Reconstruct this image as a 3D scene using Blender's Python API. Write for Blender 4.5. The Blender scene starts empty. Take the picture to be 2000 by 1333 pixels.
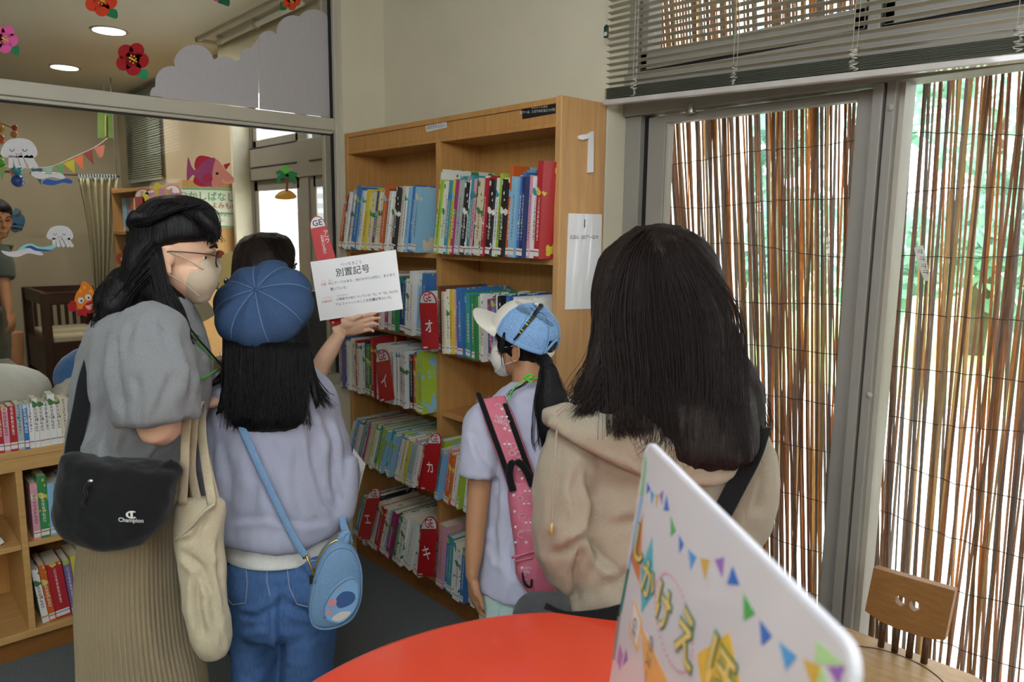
import bpy, math, random
from mathutils import Vector as V, Matrix, noise as mnoise
rnd = random.Random(7)
scene = bpy.context.scene
COL = scene.collection
# ---------------------------------------------------------------- camera
F = 1450.0; YAW, PIT, ROL = (math.radians(a) for a in (-47.72, 8.465, .642)); EYE = V((0, 0, 1.6))
sy_, cy_, sp_, cp_ = math.sin(YAW), math.cos(YAW), math.sin(PIT), math.cos(PIT)
FWD = V((sy_*cp_, cy_*cp_, -sp_)); _r = V((cy_, -sy_, 0)); _u = _r.cross(FWD)
RGT = _r*math.cos(ROL) + _u*math.sin(ROL); UPV = -_r*math.sin(ROL) + _u*math.cos(ROL)
HR = _r.copy(); HF = V((sy_, cy_, 0)); UZ = V((0, 0, 1))
def ray(x, y): return FWD + RGT*((x-1000)/F) - UPV*((y-666.5)/F)
def P(x, y, d): return EYE + ray(x, y)*d
def onx(x, y, X): r = ray(x, y); return EYE + r*(X/r.x)
def ony(x, y, Y): r = ray(x, y); return EYE + r*(Y/r.y)
def onz(x, y, z): r = ray(x, y); return EYE + r*((z-EYE.z)/r.z)
cam = bpy.data.cameras.new('camera'); camo = bpy.data.objects.new('camera', cam); COL.objects.link(camo)
camo.matrix_world = Matrix(((RGT.x, UPV.x, -FWD.x, 0), (RGT.y, UPV.y, -FWD.y, 0), (RGT.z, UPV.z, -FWD.z, 1.6), (0, 0, 0, 1)))
cam.sensor_width = 36; cam.lens = F/2000*36; cam.clip_start = .02; cam.clip_end = 200
cam.dof.use_dof = True; cam.dof.focus_distance = 2.3; cam.dof.aperture_fstop = 5.0
scene.camera = camo
# ---------------------------------------------------------------- sky, exposure, added room lights
w = bpy.data.worlds.new('overcast_sky'); scene.world = w; w.use_nodes = True
wn = w.node_tree.nodes; bg = wn['Background']
tc = wn.new('ShaderNodeTexCoord'); mp = wn.new('ShaderNodeMapping'); ns = wn.new('ShaderNodeTexNoise'); rp = wn.new('ShaderNodeValToRGB')
mp.inputs['Scale'].default_value = (2, 2, 5); ns.inputs['Scale'].default_value = 1.5; ns.inputs['Detail'].default_value = 5
rp.color_ramp.elements[0].color = (.80, .88, 1, 1); rp.color_ramp.elements[1].color = (1, 1, 1, 1)
wl = w.node_tree.links
wl.new(tc.outputs['Generated'], mp.inputs[0]); wl.new(mp.outputs[0], ns.inputs[0]); wl.new(ns.outputs[0], rp.inputs[0]); wl.new(rp.outputs[0], bg.inputs[0])
bg.inputs[1].default_value = 6.5
scene.view_settings.view_transform = 'Standard'; scene.view_settings.look = 'None'
scene.view_settings.exposure = 0.4; scene.view_settings.gamma = 1.0; scene.view_settings.use_curve_mapping = False
scene.cycles.max_bounces = 8; scene.cycles.transparent_max_bounces = 16
scene.cycles.caustics_reflective = False; scene.cycles.caustics_refractive = False
scene.cycles.sample_clamp_indirect = 6
def area(name, loc, target, sx, sy, power, col=(1, 1, 1), portal=False):
    l = bpy.data.lights.new(name, 'AREA'); l.shape = 'RECTANGLE'; l.size = sx; l.size_y = sy; l.energy = power; l.color = col
    if portal: l.cycles.is_portal = True
    o = bpy.data.objects.new(name, l); COL.objects.link(o); o.location = loc
    o.rotation_euler = (V(target)-V(loc)).to_track_quat('-Z', 'Y').to_euler(); return o
# unseen ceiling lamps added to brighten walls and room (fittings built further down)
FILL_LAMPS = [(-.6, .2), (.4, -1.5), (1.9, -1.1)]
for i, (lx, ly) in enumerate(FILL_LAMPS):
    for dx in (-.35, .35):
        l = bpy.data.lights.new('ceiling_fill_light', 'POINT'); l.energy = (14, 24, 24)[i]; l.color = (.90, .96, 1); l.shadow_soft_size = .16
        o = bpy.data.objects.new('ceiling_fill_light', l); COL.objects.link(o); o.location = (lx+dx, ly, 2.44)
# ---------------------------------------------------------------- materials
def lin(h):
    h = h.lstrip('#'); c = [int(h[i:i+2], 16)/255 for i in (0, 2, 4)]
    return tuple(x/12.92 if x <= .04045 else ((x+.055)/1.055)**2.4 for x in c)
_mats = {}
def mat(name, col='808080', rough=.6, var=.08, scale=12, stretch=(1, 1, 1), bump=0, bscale=80, bstretch=None, metal=0, spec=.4, trans=0, sheen=0, emit=0, coat=0, col2=None):
    if name in _mats: return _mats[name]
    m = bpy.data.materials.new(name); m.use_nodes = True; nt = m.node_tree; n = nt.nodes; L = nt.links; b = n['Principled BSDF']
    c = lin(col); t = n.new('ShaderNodeTexCoord'); mp = n.new('ShaderNodeMapping'); mp.inputs['Scale'].default_value = stretch
    L.new(t.outputs['Object'], mp.inputs[0])
    no = n.new('ShaderNodeTexNoise'); no.inputs['Scale'].default_value = scale; no.inputs['Detail'].default_value = 4; L.new(mp.outputs[0], no.inputs[0])
    r = n.new('ShaderNodeValToRGB'); r.color_ramp.elements[0].position = .3; r.color_ramp.elements[1].position = .7
    if col2: c2 = lin(col2); a, z = c, c2
    else: a = tuple(x*(1-var) for x in c); z = tuple(min(1, x*(1+var)) for x in c)
    r.color_ramp.elements[0].color = (*a, 1); r.color_ramp.elements[1].color = (*z, 1)
    L.new(no.outputs[0], r.inputs[0]); L.new(r.outputs[0], b.inputs['Base Color'])
    b.inputs['Roughness'].default_value = rough; b.inputs['Metallic'].default_value = metal; b.inputs['Specular IOR Level'].default_value = spec
    if sheen: b.inputs['Sheen Weight'].default_value = sheen
    if coat: b.inputs['Coat Weight'].default_value = coat; b.inputs['Coat Roughness'].default_value = .05
    if emit: b.inputs['Emission Color'].default_value = (*c, 1); b.inputs['Emission Strength'].default_value = emit
    if bump:
        mp2 = n.new('ShaderNodeMapping'); mp2.inputs['Scale'].default_value = bstretch or (1, 1, 1); L.new(t.outputs['Object'], mp2.inputs[0])
        n2 = n.new('ShaderNodeTexNoise'); n2.inputs['Scale'].default_value = bscale; n2.inputs['Detail'].default_value = 3; L.new(mp2.outputs[0], n2.inputs[0])
        bp = n.new('ShaderNodeBump'); bp.inputs['Strength'].default_value = bump; bp.inputs['Distance'].default_value = .004
        L.new(n2.outputs[0], bp.inputs['Height']); L.new(bp.outputs[0], b.inputs['Normal'])
    if trans:
        tr = n.new('ShaderNodeBsdfTranslucent'); mx = n.new('ShaderNodeMixShader'); mx.inputs[0].default_value = trans
        L.new(r.outputs[0], tr.inputs[0]); L.new(b.outputs[0], mx.inputs[1]); L.new(tr.outputs[0], mx.inputs[2]); L.new(mx.outputs[0], n['Material Output'].inputs[0])
    _mats[name] = m; return m
def glass_mat(name, tint=(.97, .98, .97), refl=1.0):
    if name in _mats: return _mats[name]
    m = bpy.data.materials.new(name); m.use_nodes = True; nt = m.node_tree; n = nt.nodes; L = nt.links
    n.remove(n['Principled BSDF']); fr = n.new('ShaderNodeFresnel'); fr.inputs[0].default_value = 1.3
    tr = n.new('ShaderNodeBsdfTransparent'); tr.inputs[0].default_value = (*tint, 1); g = n.new('ShaderNodeBsdfGlossy'); g.inputs['Roughness'].default_value = .01
    mu = n.new('ShaderNodeMath'); mu.operation = 'MULTIPLY'; L.new(fr.outputs[0], mu.inputs[0])
    ge = n.new('ShaderNodeNewGeometry'); fb_ = n.new('ShaderNodeMath'); fb_.operation = 'MULTIPLY_ADD'; fb_.inputs[1].default_value = -refl; fb_.inputs[2].default_value = refl; L.new(ge.outputs['Backfacing'], fb_.inputs[0]); L.new(fb_.outputs[0], mu.inputs[1])
    mx = n.new('ShaderNodeMixShader'); L.new(mu.outputs[0], mx.inputs[0]); L.new(tr.outputs[0], mx.inputs[1]); L.new(g.outputs[0], mx.inputs[2]); L.new(mx.outputs[0], n['Material Output'].inputs[0])
    _mats[name] = m; return m
def sheer_mat(name, col, alpha, rough=.15):
    if name in _mats: return _mats[name]
    m = bpy.data.materials.new(name); m.use_nodes = True; b = m.node_tree.nodes['Principled BSDF']
    b.inputs['Base Color'].default_value = (*lin(col), 1); b.inputs['Alpha'].default_value = alpha; b.inputs['Roughness'].default_value = rough
    _mats[name] = m; return m
# ---------------------------------------------------------------- mesh builder
class MB:
    def __init__(s): s.v = []; s.f = []; s.m = []; s.k = 0; s.uv = {}
    def add(s, vs, fs):
        b = len(s.v); s.v += [V(p) for p in vs]
        for f in fs: s.f.append(tuple(b+i for i in f)); s.m.append(s.k)
        return s
    def mi(s, k): s.k = k; return s
    def box(s, a, b):
        x0, x1 = sorted((a[0], b[0])); y0, y1 = sorted((a[1], b[1])); z0, z1 = sorted((a[2], b[2]))
        return s.add([(x0, y0, z0), (x1, y0, z0), (x1, y1, z0), (x0, y1, z0), (x0, y0, z1), (x1, y0, z1), (x1, y1, z1), (x0, y1, z1)],
              [(0, 3, 2, 1), (4, 5, 6, 7), (0, 1, 5, 4), (1, 2, 6, 5), (2, 3, 7, 6), (3, 0, 4, 7)])
    def obox(s, o, ex, ey, ez):   # oriented box from corner o
        o = V(o); ex = V(ex); ey = V(ey); ez = V(ez)
        vs = [o, o+ex, o+ex+ey, o+ey, o+ez, o+ex+ez, o+ex+ey+ez, o+ey+ez]
        fs = [(0, 3, 2, 1), (4, 5, 6, 7), (0, 1, 5, 4), (1, 2, 6, 5), (2, 3, 7, 6), (3, 0, 4, 7)]
        if ex.cross(ey).dot(ez) < 0: fs = [f[::-1] for f in fs]
        return s.add(vs, fs)
    def rings(s, R, cap=True, closed=False):
        n = len(R[0]); b = len(s.v); s.v += [V(p) for r in R for p in r]
        def F_(f): s.f.append(f); s.m.append(s.k)
        for i in range(len(R)-1+(1 if closed else 0)):
            i2 = (i+1) % len(R)
            for j in range(n):
                F_((b+i*n+j, b+i*n+(j+1) % n, b+i2*n+(j+1) % n, b+i2*n+j))
        if cap and not closed: F_(tuple(b+j for j in range(n))[::-1]); F_(tuple(b+(len(R)-1)*n+j for j in range(n)))
        return s
    def tube(s, pts, r, n=10, cap=True, flat=None, sub=0, ref=None):
        pts = [V(p) for p in pts]; rr = list(r) if hasattr(r, '__len__') else [r]*len(pts)
        if sub: pts, rr = smooth_path(pts, rr, sub)
        R = []; up = V(ref) if ref else None
        for i, p in enumerate(pts):
            t = (pts[min(i+1, len(pts)-1)]-pts[max(i-1, 0)])
            if t.length < 1e-9: t = UZ.copy()
            t.normalize()
            if up is None: up = UZ if abs(t.z) < .9 else V((1, 0, 0))
            e1 = up-t*up.dot(t)
            if e1.length < 1e-6: e1 = t.orthogonal()
            e1.normalize(); e2 = t.cross(e1); up = e1 if ref is None else V(ref)
            k = flat or 1
            R.append([p+(e1*math.cos(2*math.pi*j/n)+e2*(math.sin(2*math.pi*j/n)*k))*rr[i] for j in range(n)])
        return s.rings(R, cap)
    def ell(s, c, r, ax=None, nu=16, nv=10):
        c = V(c); X, Y, Z = ax or (V((1, 0, 0)), V((0, 1, 0)), V((0, 0, 1)))
        R = []
        for i in range(1, nv):
            t = math.pi*i/nv-math.pi/2
            R.append([c+X*(r[0]*math.cos(t)*math.cos(2*math.pi*j/nu))+Y*(r[1]*math.cos(t)*math.sin(2*math.pi*j/nu))+Z*(r[2]*math.sin(t)) for j in range(nu)])
        b = len(s.v); s.rings(R, cap=False); nb = len(s.v)
        s.v += [c-Z*r[2], c+Z*r[2]]
        for j in range(nu):
            s.f.append((nb, b+(j+1) % nu, b+j)); s.m.append(s.k); o = b+(nv-2)*nu; s.f.append((nb+1, o+j, o+(j+1) % nu)); s.m.append(s.k)
        return s
    def prism(s, pts, nvec):   # closed outline of 3D points, extruded by nvec
        nvec = V(nvec); pts = [V(p) for p in pts]; n = len(pts); b = len(s.v)
        nr = V((0, 0, 0))
        for i in range(n): nr += pts[i].cross(pts[(i+1) % n])
        if nr.dot(nvec) < 0: pts = pts[::-1]
        s.v += pts+[p+nvec for p in pts]
        s.f.append(tuple(b+i for i in range(n))[::-1]); s.f.append(tuple(b+n+i for i in range(n)))
        for i in range(n): s.f.append((b+i, b+(i+1) % n, b+n+(i+1) % n, b+n+i))
        s.m += [s.k]*(n+2); return s
    def build(s, name, m, parent=None, smooth=False, bevel=0, label=None, at=None, subd=0):
        me = bpy.data.meshes.new(name)
        if parent is not None: base = WL[parent]
        elif at is not None: base = V(at)
        else:
            xs = [p.x for p in s.v]; ys = [p.y for p in s.v]; zs = [p.z for p in s.v]
            base = V(((min(xs)+max(xs))/2, (min(ys)+max(ys))/2, min(zs)))
        me.from_pydata([tuple(p-base) for p in s.v], [], s.f); me.update()
        for k in (m if isinstance(m, (list, tuple)) else [m]): me.materials.append(k)
        if any(s.m): me.polygons.foreach_set('material_index', s.m)
        if smooth: me.polygons.foreach_set('use_smooth', [True]*len(me.polygons))
        o = bpy.data.objects.new(name, me); COL.objects.link(o)
        if parent is not None: o.parent = parent
        else: o.location = base
        WL[o] = base
        if bevel:
            bm_ = o.modifiers.new('bevel', 'BEVEL'); bm_.width = bevel; bm_.segments = 2; bm_.limit_method = 'ANGLE'
        if subd: sm_ = o.modifiers.new('sub', 'SUBSURF'); sm_.levels = subd; sm_.render_levels = subd
        if label: o['label'] = label
        return o
WL = {}
def smooth_path(pts, rr, sub):
    P_, R_ = [], []; n = len(pts)
    for i in range(n-1):
        p0, p1, p2, p3 = pts[max(i-1, 0)], pts[i], pts[i+1], pts[min(i+2, n-1)]
        for k in range(sub):
            t = k/sub; P_.append(cat(p0, p1, p2, p3, t)); R_.append(rr[i]+(rr[i+1]-rr[i])*(t*t*(3-2*t)))
    return P_+[pts[-1]], R_+[rr[-1]]
def cat(a, b, c, d, t):
    return b*1.0 + (c-a)*(.5*t) + (a*2-b*5+c*4-d)*(.5*t*t) + (b*3-a-c*3+d)*(.5*t*t*t)
def tag(o, label, category, group=None, kind=None):
    if label: o['label'] = label
    if category: o['category'] = category
    if group: o['group'] = group
    if kind: o['kind'] = kind
    return o
def thing(name, label, category, loc, group=None, kind=None):
    o = bpy.data.objects.new(name, None); COL.objects.link(o); o.location = loc; o.empty_display_size = .05; WL[o] = V(loc)
    return tag(o, label, category, group, kind)
def text(name, body, m, parent, org, ux, uy, size, align='CENTER', lift=.0004, line=1.0, bold=0, ext=0):
    c = bpy.data.curves.new(name, 'FONT'); c.body = body; c.size = size; c.align_x = align; c.align_y = 'CENTER'; c.resolution_u = 3; c.space_line = line
    if bold: c.offset = bold*size
    if ext: c.extrude = ext
    t = bpy.data.objects.new(name, c); COL.objects.link(t)
    dg = bpy.context.evaluated_depsgraph_get(); me = bpy.data.meshes.new_from_object(t.evaluated_get(dg)); bpy.data.objects.remove(t)
    ux = V(ux).normalized(); uy = V(uy); uy = (uy-ux*uy.dot(ux)).normalized(); nz = ux.cross(uy); base = WL[parent]
    me.transform(Matrix((( ux.x, uy.x, nz.x, 0), (ux.y, uy.y, nz.y, 0), (ux.z, uy.z, nz.z, 0), (0, 0, 0, 1))))
    me.transform(Matrix.Translation(V(org)+nz*(lift+ext)-base)); me.materials.clear(); me.materials.append(m); me.name = name
    o = bpy.data.objects.new(name, me); COL.objects.link(o); o.parent = parent; WL[o] = base; return o
_ONES = 'zeroth first second third fourth fifth sixth seventh eighth ninth tenth eleventh twelfth thirteenth fourteenth fifteenth sixteenth seventeenth eighteenth nineteenth'.split()
def ordinal(n):
    if n < 20: return _ONES[n]
    t = ['', '', 'twenty', 'thirty', 'forty', 'fifty'][n//10]
    return (t[:-1]+'ieth') if n % 10 == 0 else t+'-'+_ONES[n % 10]
def ellp(cx, cy, rx, ry=None, rot=0, n=20):
    ry = ry or rx; c, s = math.cos(math.radians(rot)), math.sin(math.radians(rot))
    return [(cx+rx*math.cos(2*math.pi*i/n)*c-ry*math.sin(2*math.pi*i/n)*s, cy+rx*math.cos(2*math.pi*i/n)*s+ry*math.sin(2*math.pi*i/n)*c) for i in range(n)]
def smo(pts, k=4):
    n = len(pts); out = []
    for i in range(n):
        a, b, c, d = (V((*pts[(i+j) % n], 0)) for j in (-1, 0, 1, 2))
        for t in range(k): q = cat(a, b, c, d, t/k); out.append((q.x, q.y))
    return out
import numpy as np
def remesh(mb, voxel, name, m, parent, smooth=4, fac=.5, wr=None, label=None, shape=None):
    """union of closed shells as one continuous skin, softened, then given folds"""
    me = bpy.data.meshes.new('tmp'); base = WL[parent]; me.from_pydata([tuple(p-base) for p in mb.v], [], mb.f); me.update()
    o = bpy.data.objects.new('tmp', me); COL.objects.link(o)
    r = o.modifiers.new('r', 'REMESH'); r.mode = 'VOXEL'; r.voxel_size = voxel
    if smooth: s = o.modifiers.new('s', 'SMOOTH'); s.factor = fac; s.iterations = smooth
    dg = bpy.context.evaluated_depsgraph_get(); m2 = bpy.data.meshes.new_from_object(o.evaluated_get(dg)); bpy.data.objects.remove(o)
    if wr or shape:
        n = len(m2.vertices); co = np.empty(n*3, np.float32); no = np.empty(n*3, np.float32)
        m2.vertices.foreach_get('co', co); m2.vertices.foreach_get('normal', no); co = co.reshape(-1, 3); no = no.reshape(-1, 3)
        B = np.array(base, np.float32); wp = co+B
        d = np.zeros(n, np.float32)
        for a in (wr or []): d += fold_noise(wp, *a)
        co = co+no*d[:, None]
        if shape: co = shape(wp, co, no)
        m2.vertices.foreach_set('co', co.astype(np.float32).ravel()); m2.update()
    m2.polygons.foreach_set('use_smooth', [True]*len(m2.polygons)); m2.name = name; m2.materials.clear(); m2.materials.append(m)
    ob = bpy.data.objects.new(name, m2); COL.objects.link(ob); ob.parent = parent; WL[ob] = base
    if label: ob['label'] = label
    return ob
def fold_noise(wp, amp, freq, ax, seed=0, sharp=2.0):
    """ridged cloth folds: AX scales the axes (camera-right, camera-forward, up); small factors make folds run along that axis"""
    A = np.stack([wp@np.array(HR)*ax[0], wp@np.array(HF)*ax[1], wp[:, 2]*ax[2]], 1)*freq+seed*5.3
    out = np.empty(len(wp), np.float32); N = mnoise.noise
    for i, q in enumerate(A.tolist()):
        out[i] = (1-min(1, abs(N(q))*sharp))-.4+.5*N((q[0]*2.1, q[1]*2.1, q[2]*2.1+9))
    return out*amp
def creases(lines):
    """sharp folds pressed into a garment along LINES of ((points as seen from the front), depth, width in px)"""
    def fn(wp, co, no):
        v = wp-np.array(EYE); z = v@np.array(FWD); px = 1000+F*(v@np.array(RGT))/z; py = 666.5-F*(v@np.array(UPV))/z
        front = (np.einsum('ij,ij->i', no, v) < 0)
        for pts, dep, wd in lines:
            dmin = np.full(len(px), 1e9); sgn = np.zeros(len(px)); tt = np.zeros(len(px)); L = len(pts)-1
            for i in range(L):
                ax, ay = pts[i]; bx, by = pts[i+1]; ex, ey = bx-ax, by-ay; l2 = ex*ex+ey*ey
                t = np.clip(((px-ax)*ex+(py-ay)*ey)/l2, 0, 1); qx, qy = px-ax-t*ex, py-ay-t*ey; d = np.hypot(qx, qy); m = d < dmin
                dmin[m] = d[m]; sgn[m] = np.sign(ex*qy-ey*qx)[m]; tt[m] = ((i+t)/L)[m]
            fade = np.clip(np.minimum(tt, 1-tt)*5, .0, 1); g = np.exp(-(dmin/wd)**2); h = np.exp(-((dmin-wd*1.7)/(wd*1.2))**2)*(sgn > 0)
            co = co+no*((-dep*g+dep*.8*h)*fade*front)[:, None]
        return co
    return fn
# loft of horizontal rings given by the width seen from the camera: (y_px, x_left, x_right, distance, half_depth)
def loft(rows, n=28, sub=5, fold=None, power=2.0, mb=None):
    mb = mb or MB(); Q = [V((r[1], r[2], r[3])) for r in rows]; T = [V((r[0], r[4], 0)) for r in rows]; R = []
    k = len(rows)
    for i in range(k-1):
        for t in range(sub + (1 if i == k-2 else 0)):
            a = cat(*(Q[max(0, min(k-1, i+j))] for j in (-1, 0, 1, 2)), t/sub); b = cat(*(T[max(0, min(k-1, i+j))] for j in (-1, 0, 1, 2)), t/sub)
            c = P((a.x+a.y)/2, b.x, a.z); hw = max(.002, (a.y-a.x)/2*a.z/F); ht = max(.002, b.y)
            ring = []
            for j in range(n):
                th = 2*math.pi*j/n; cs, sn = math.cos(th), math.sin(th)
                cs_ = math.copysign(abs(cs)**(2/power), cs); sn_ = math.copysign(abs(sn)**(2/power), sn)
                g = 1+(fold(th, i+t/sub) if fold else 0)
                ring.append(c+HR*(hw*cs_*g)+HF*(ht*sn_*g))
            R.append(ring)
    return mb.rings(R)
# ================================================================ the room
def structure(name, mb, m, bevel=0, parent=None, smooth=False):
    o = mb.build(name, m, parent, bevel=bevel, smooth=smooth)
    if parent is None: o['kind'] = 'structure'
    return o
H_ = 2.75; YW = 2.02; YF = 2.12; XP = -3.19; XREV = -1.743
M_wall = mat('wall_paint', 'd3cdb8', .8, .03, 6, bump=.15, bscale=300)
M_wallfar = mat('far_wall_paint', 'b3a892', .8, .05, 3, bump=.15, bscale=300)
M_ceil = mat('ceiling_panel', 'd9d7cc', .9, .06, 60, stretch=(1, 4, 1), bump=.5, bscale=120)
M_floor = mat('carpet', '697073', .95, .25, 160, bump=.6, bscale=400)
M_alu = mat('aluminium_frame', '8d8983', .45, .03, 8, spec=.5)
M_alu_lt = mat('aluminium_bead', 'aaa598', .4, .03, 8)
M_black = mat('black_rubber', '17181a', .6)
M_white_frame = mat('cream_frame', 'b9b3a4', .5, .03, 6)
M_glass = glass_mat('clear_glass'); M_pglass = glass_mat('partition_glass', (.93, .93, .91), 1.0)
structure('floor', MB().box((-8, -3.2, -.1), (2.7, 2.2, 0)), M_floor)
structure('ceiling', MB().box((-8, -3.2, H_), (2.7, 2.2, H_+.1)), M_ceil)
structure('wall_back', MB().box((-3.15, YW, 0), (XREV, 2.22, H_)), M_wall)
structure('wall_rear', MB().box((-8, -3.3, 0), (2.7, -3.2, H_)), M_wall)
structure('wall_right', MB().box((2.7, -3.3, 0), (2.8, 2.22, H_)), M_wall)
structure('wall_window_end', MB().box((1.0, YF, 0), (2.7, 2.22, H_)), M_wall)
structure('wall_above_window', MB().box((XREV, YF, 2.66), (1.0, 2.22, H_)), M_wall)
# wall end beside the bookcase and low wall under the glass
structure('wall_left', MB().box((-3.27, 1.795, 0), (-3.15, 2.22, H_)).box((-3.27, 1.45, 0), (-3.15, 1.795, .86)), M_wall)
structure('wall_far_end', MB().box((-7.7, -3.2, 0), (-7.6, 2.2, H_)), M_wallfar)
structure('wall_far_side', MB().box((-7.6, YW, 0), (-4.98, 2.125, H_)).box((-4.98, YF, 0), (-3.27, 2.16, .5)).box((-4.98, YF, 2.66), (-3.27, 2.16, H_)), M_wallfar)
structure('trim_pillar', MB().box((-4.985, 2.0, 0), (-4.95, 2.14, H_)), mat('pillar_white', 'cfcaba', .6), bevel=.004)
# glass partition between the rooms
w1 = thing('window_1', None, None, (XP, 0, .86), kind='structure')
fr = MB()
fr.box((XP-.06, -3.2, 2.05), (XP, 1.80, 2.105)).box((XP-.05, -3.2, 2.035), (XP-.012, 1.78, 2.05))       # transom
fr.box((XP-.06, 1.772, .86), (XP+.012, 1.812, H_)).box((XP-.06, -1.3, .8), (XP, -1.24, H_))              # posts
fr.box((XP-.06, 1.735, .9), (XP-.03, 1.772, H_))
fr.box((XP-.06, -3.2, 2.70), (XP, 1.8, H_)).box((XP-.06, -3.2, .80), (XP, 1.45, .86)).box((XP-.06, 1.45, .86), (XP+.02, 1.80, .905))
fr.build('frame', M_white_frame, w1, bevel=.004)
gk = MB(); gk.box((XP-.035, 1.766, 2.1), (XP-.01, 1.773, 2.7)).box((XP-.035, 1.766, .9), (XP-.01, 1.773, 2.04)).box((XP-.05, -3.2, 2.03), (XP-.02, 1.77, 2.036))
gk.build('gasket', M_black, w1)
XG = XP-.03
MB().box((XG-.006, -3.2, .86), (XG, 1.766, 2.035)).build('glass_pane', M_pglass, w1)
MB().box((XG-.006, -3.2, 2.105), (XG, 1.766, 2.70)).build('upper_glass_pane', M_pglass, w1)
# glazed door, fixed light and transom lights in the window wall
def fb(mb, x0, x1, z0, z1, y0=YF, y1=2.2): return mb.box((x0, y0, z0), (x1, y1, z1))
w2 = thing('window_2', None, None, (-.85, YF, 0), kind='structure')
m = MB()
fb(m, XREV, 1.0, 2.0, 2.135, 2.10); fb(m, -.885, -.857, 0, 2.0, 2.10); fb(m, -.851, -.826, 0, 2.05, 2.105)
fb(m, XREV, -1.70, 2.135, 2.66); fb(m, -.922, -.888, 2.135, 2.66); fb(m, XREV, 1.0, 2.62, 2.66); fb(m, .95, 1.0, 0, 2.66); fb(m, XREV, -1.675, 0, 2.0, 2.115)
for a, b in ((-1.692, -.930), (-.880, .94)):    # transom sashes
    fb(m, a, b, 2.152, 2.21, 2.125); fb(m, a, b, 2.58, 2.61, 2.125); fb(m, a, a+.028, 2.152, 2.6, 2.125); fb(m, b-.03, b, 2.152, 2.6, 2.125)
fb(m, -.826, .95, .0, .12, 2.115); fb(m, -.826, .95, 2.012, 2.05, 2.115)
m.build('frame', M_alu, w2, bevel=.003)
m = MB(); fb(m, -.857, -.851, 0, 2.05, 2.12, 2.19)
for a, b in ((-1.70, -.922), (-.888, .94)):
    fb(m, a, b, 2.137, 2.152, 2.135, 2.19); fb(m, a, a+.008, 2.137, 2.62, 2.135, 2.19); fb(m, b-.008, b, 2.137, 2.62, 2.135, 2.19)
m.build('gasket', M_black, w2)
m = MB(); fb(m, -.826, -.812, .1, 2.012, 2.13); m.build('glazing_bead', M_alu_lt, w2)
m = MB()
for px, py in ((1740, 210), (1698, 772)):
    c = ony(px, py, 2.1045); m.tube([c, c-V((0, .004, 0))], .009, 14)
m.build('screw_cap', M_alu_lt, w2, smooth=True)
MB().box((-.815, 2.15, .11), (.95, 2.156, 2.013)).build('glass_pane', M_glass, w2)
MB().box((-1.67, 2.15, 2.2), (-.955, 2.156, 2.59)).build('transom_glass_pane', M_glass, w2)
MB().box((-.86, 2.15, 2.2), (.92, 2.156, 2.59)).build('transom_glass_pane', M_glass, w2)
d1 = thing('door_1', None, None, (-1.27, YF, 0), kind='structure')
m = MB(); fb(m, -1.656, -1.583, .02, 1.993, 2.135, 2.18); fb(m, -.938, -.889, .02, 1.993, 2.13, 2.18); fb(m, -1.585, -.936, 1.968, 1.993, 2.135, 2.18); fb(m, -1.585, -.936, .02, .2, 2.135, 2.18)
m.build('leaf_frame', M_alu, d1, bevel=.003)
m = MB(); fb(m, -1.675, -1.658, 0, 1.995, 2.14, 2.19); m.build('gasket', M_black, d1)
m = MB(); fb(m, -1.583, -1.574, .19, 1.968, 2.142, 2.17); m.build('glazing_bead', M_alu_lt, d1)
MB().box((-1.576, 2.15, .19), (-.937, 2.156, 1.969)).build('glass_pane', M_glass, d1)
c = ony(1350, 206, 2.112); MB().tube([c+V((0, 0, .006)), c-V((0, 0, .026))], .017, 18).build('door_stop', mat('steel', '9a968e', .3, metal=.9), d1, smooth=False, bevel=.002)
# far-room window
w3 = thing('window_3', None, None, (-4.2, YF, .5), kind='structure')
fb3 = lambda mb, a, b, c, d, y0=YF, y1=2.14: fb(mb, a, b, c, d, y0, y1)
m = MB()
xs = [ony(px, 300, YF).x for px in (487, 492, 582, 600, 607)]
fb3(m, -4.96, xs[1], .5, 2.66); fb3(m, xs[2], xs[3], .5, 2.66); fb3(m, -4.96, -3.28, .5, .58); fb3(m, -4.96, -3.28, 2.6, 2.66)
fb3(m, -4.96, -3.28, 1.905, 2.12, 2.11); fb3(m, -3.6, -3.28, .5, 2.66); fb3(m, xs[3], xs[4]+.03, .5, 1.905, 2.13)
fb3(m, xs[1], xs[1]+.05, .5, 2.66, 2.13); fb3(m, xs[2]-.05, xs[2], .5, 2.66, 2.13); fb3(m, xs[1], xs[2], 1.84, 1.905, 2.13); fb3(m, xs[1], xs[2], 2.12, 2.17, 2.13); fb3(m, xs[4], -3.6, 1.84, 1.905, 2.13); fb3(m, xs[4], -3.6, 2.12, 2.17, 2.13)
m.build('frame', M_alu, w3, bevel=.003)
m = MB(); fb3(m, xs[1], xs[2], 1.988, 1.996, 2.106, 2.112); fb3(m, xs[4], -3.6, 1.988, 1.996, 2.106, 2.112); fb3(m, xs[1], xs[2], 1.903, 1.91, 2.106, 2.112)
fb3(m, xs[1], xs[2], 2.113, 2.12, 2.106, 2.112); m.build('gasket', M_black, w3)
MB().box((-4.9, 2.132, .55), (-3.3, 2.136, 2.62)).build('glass_pane', M_glass, w3)
structure('baseboard_back', MB().box((-3.15, YW-.012, 0), (XREV, YW, .08)), mat('baseboard_brown', '4f4034', .6))
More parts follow.
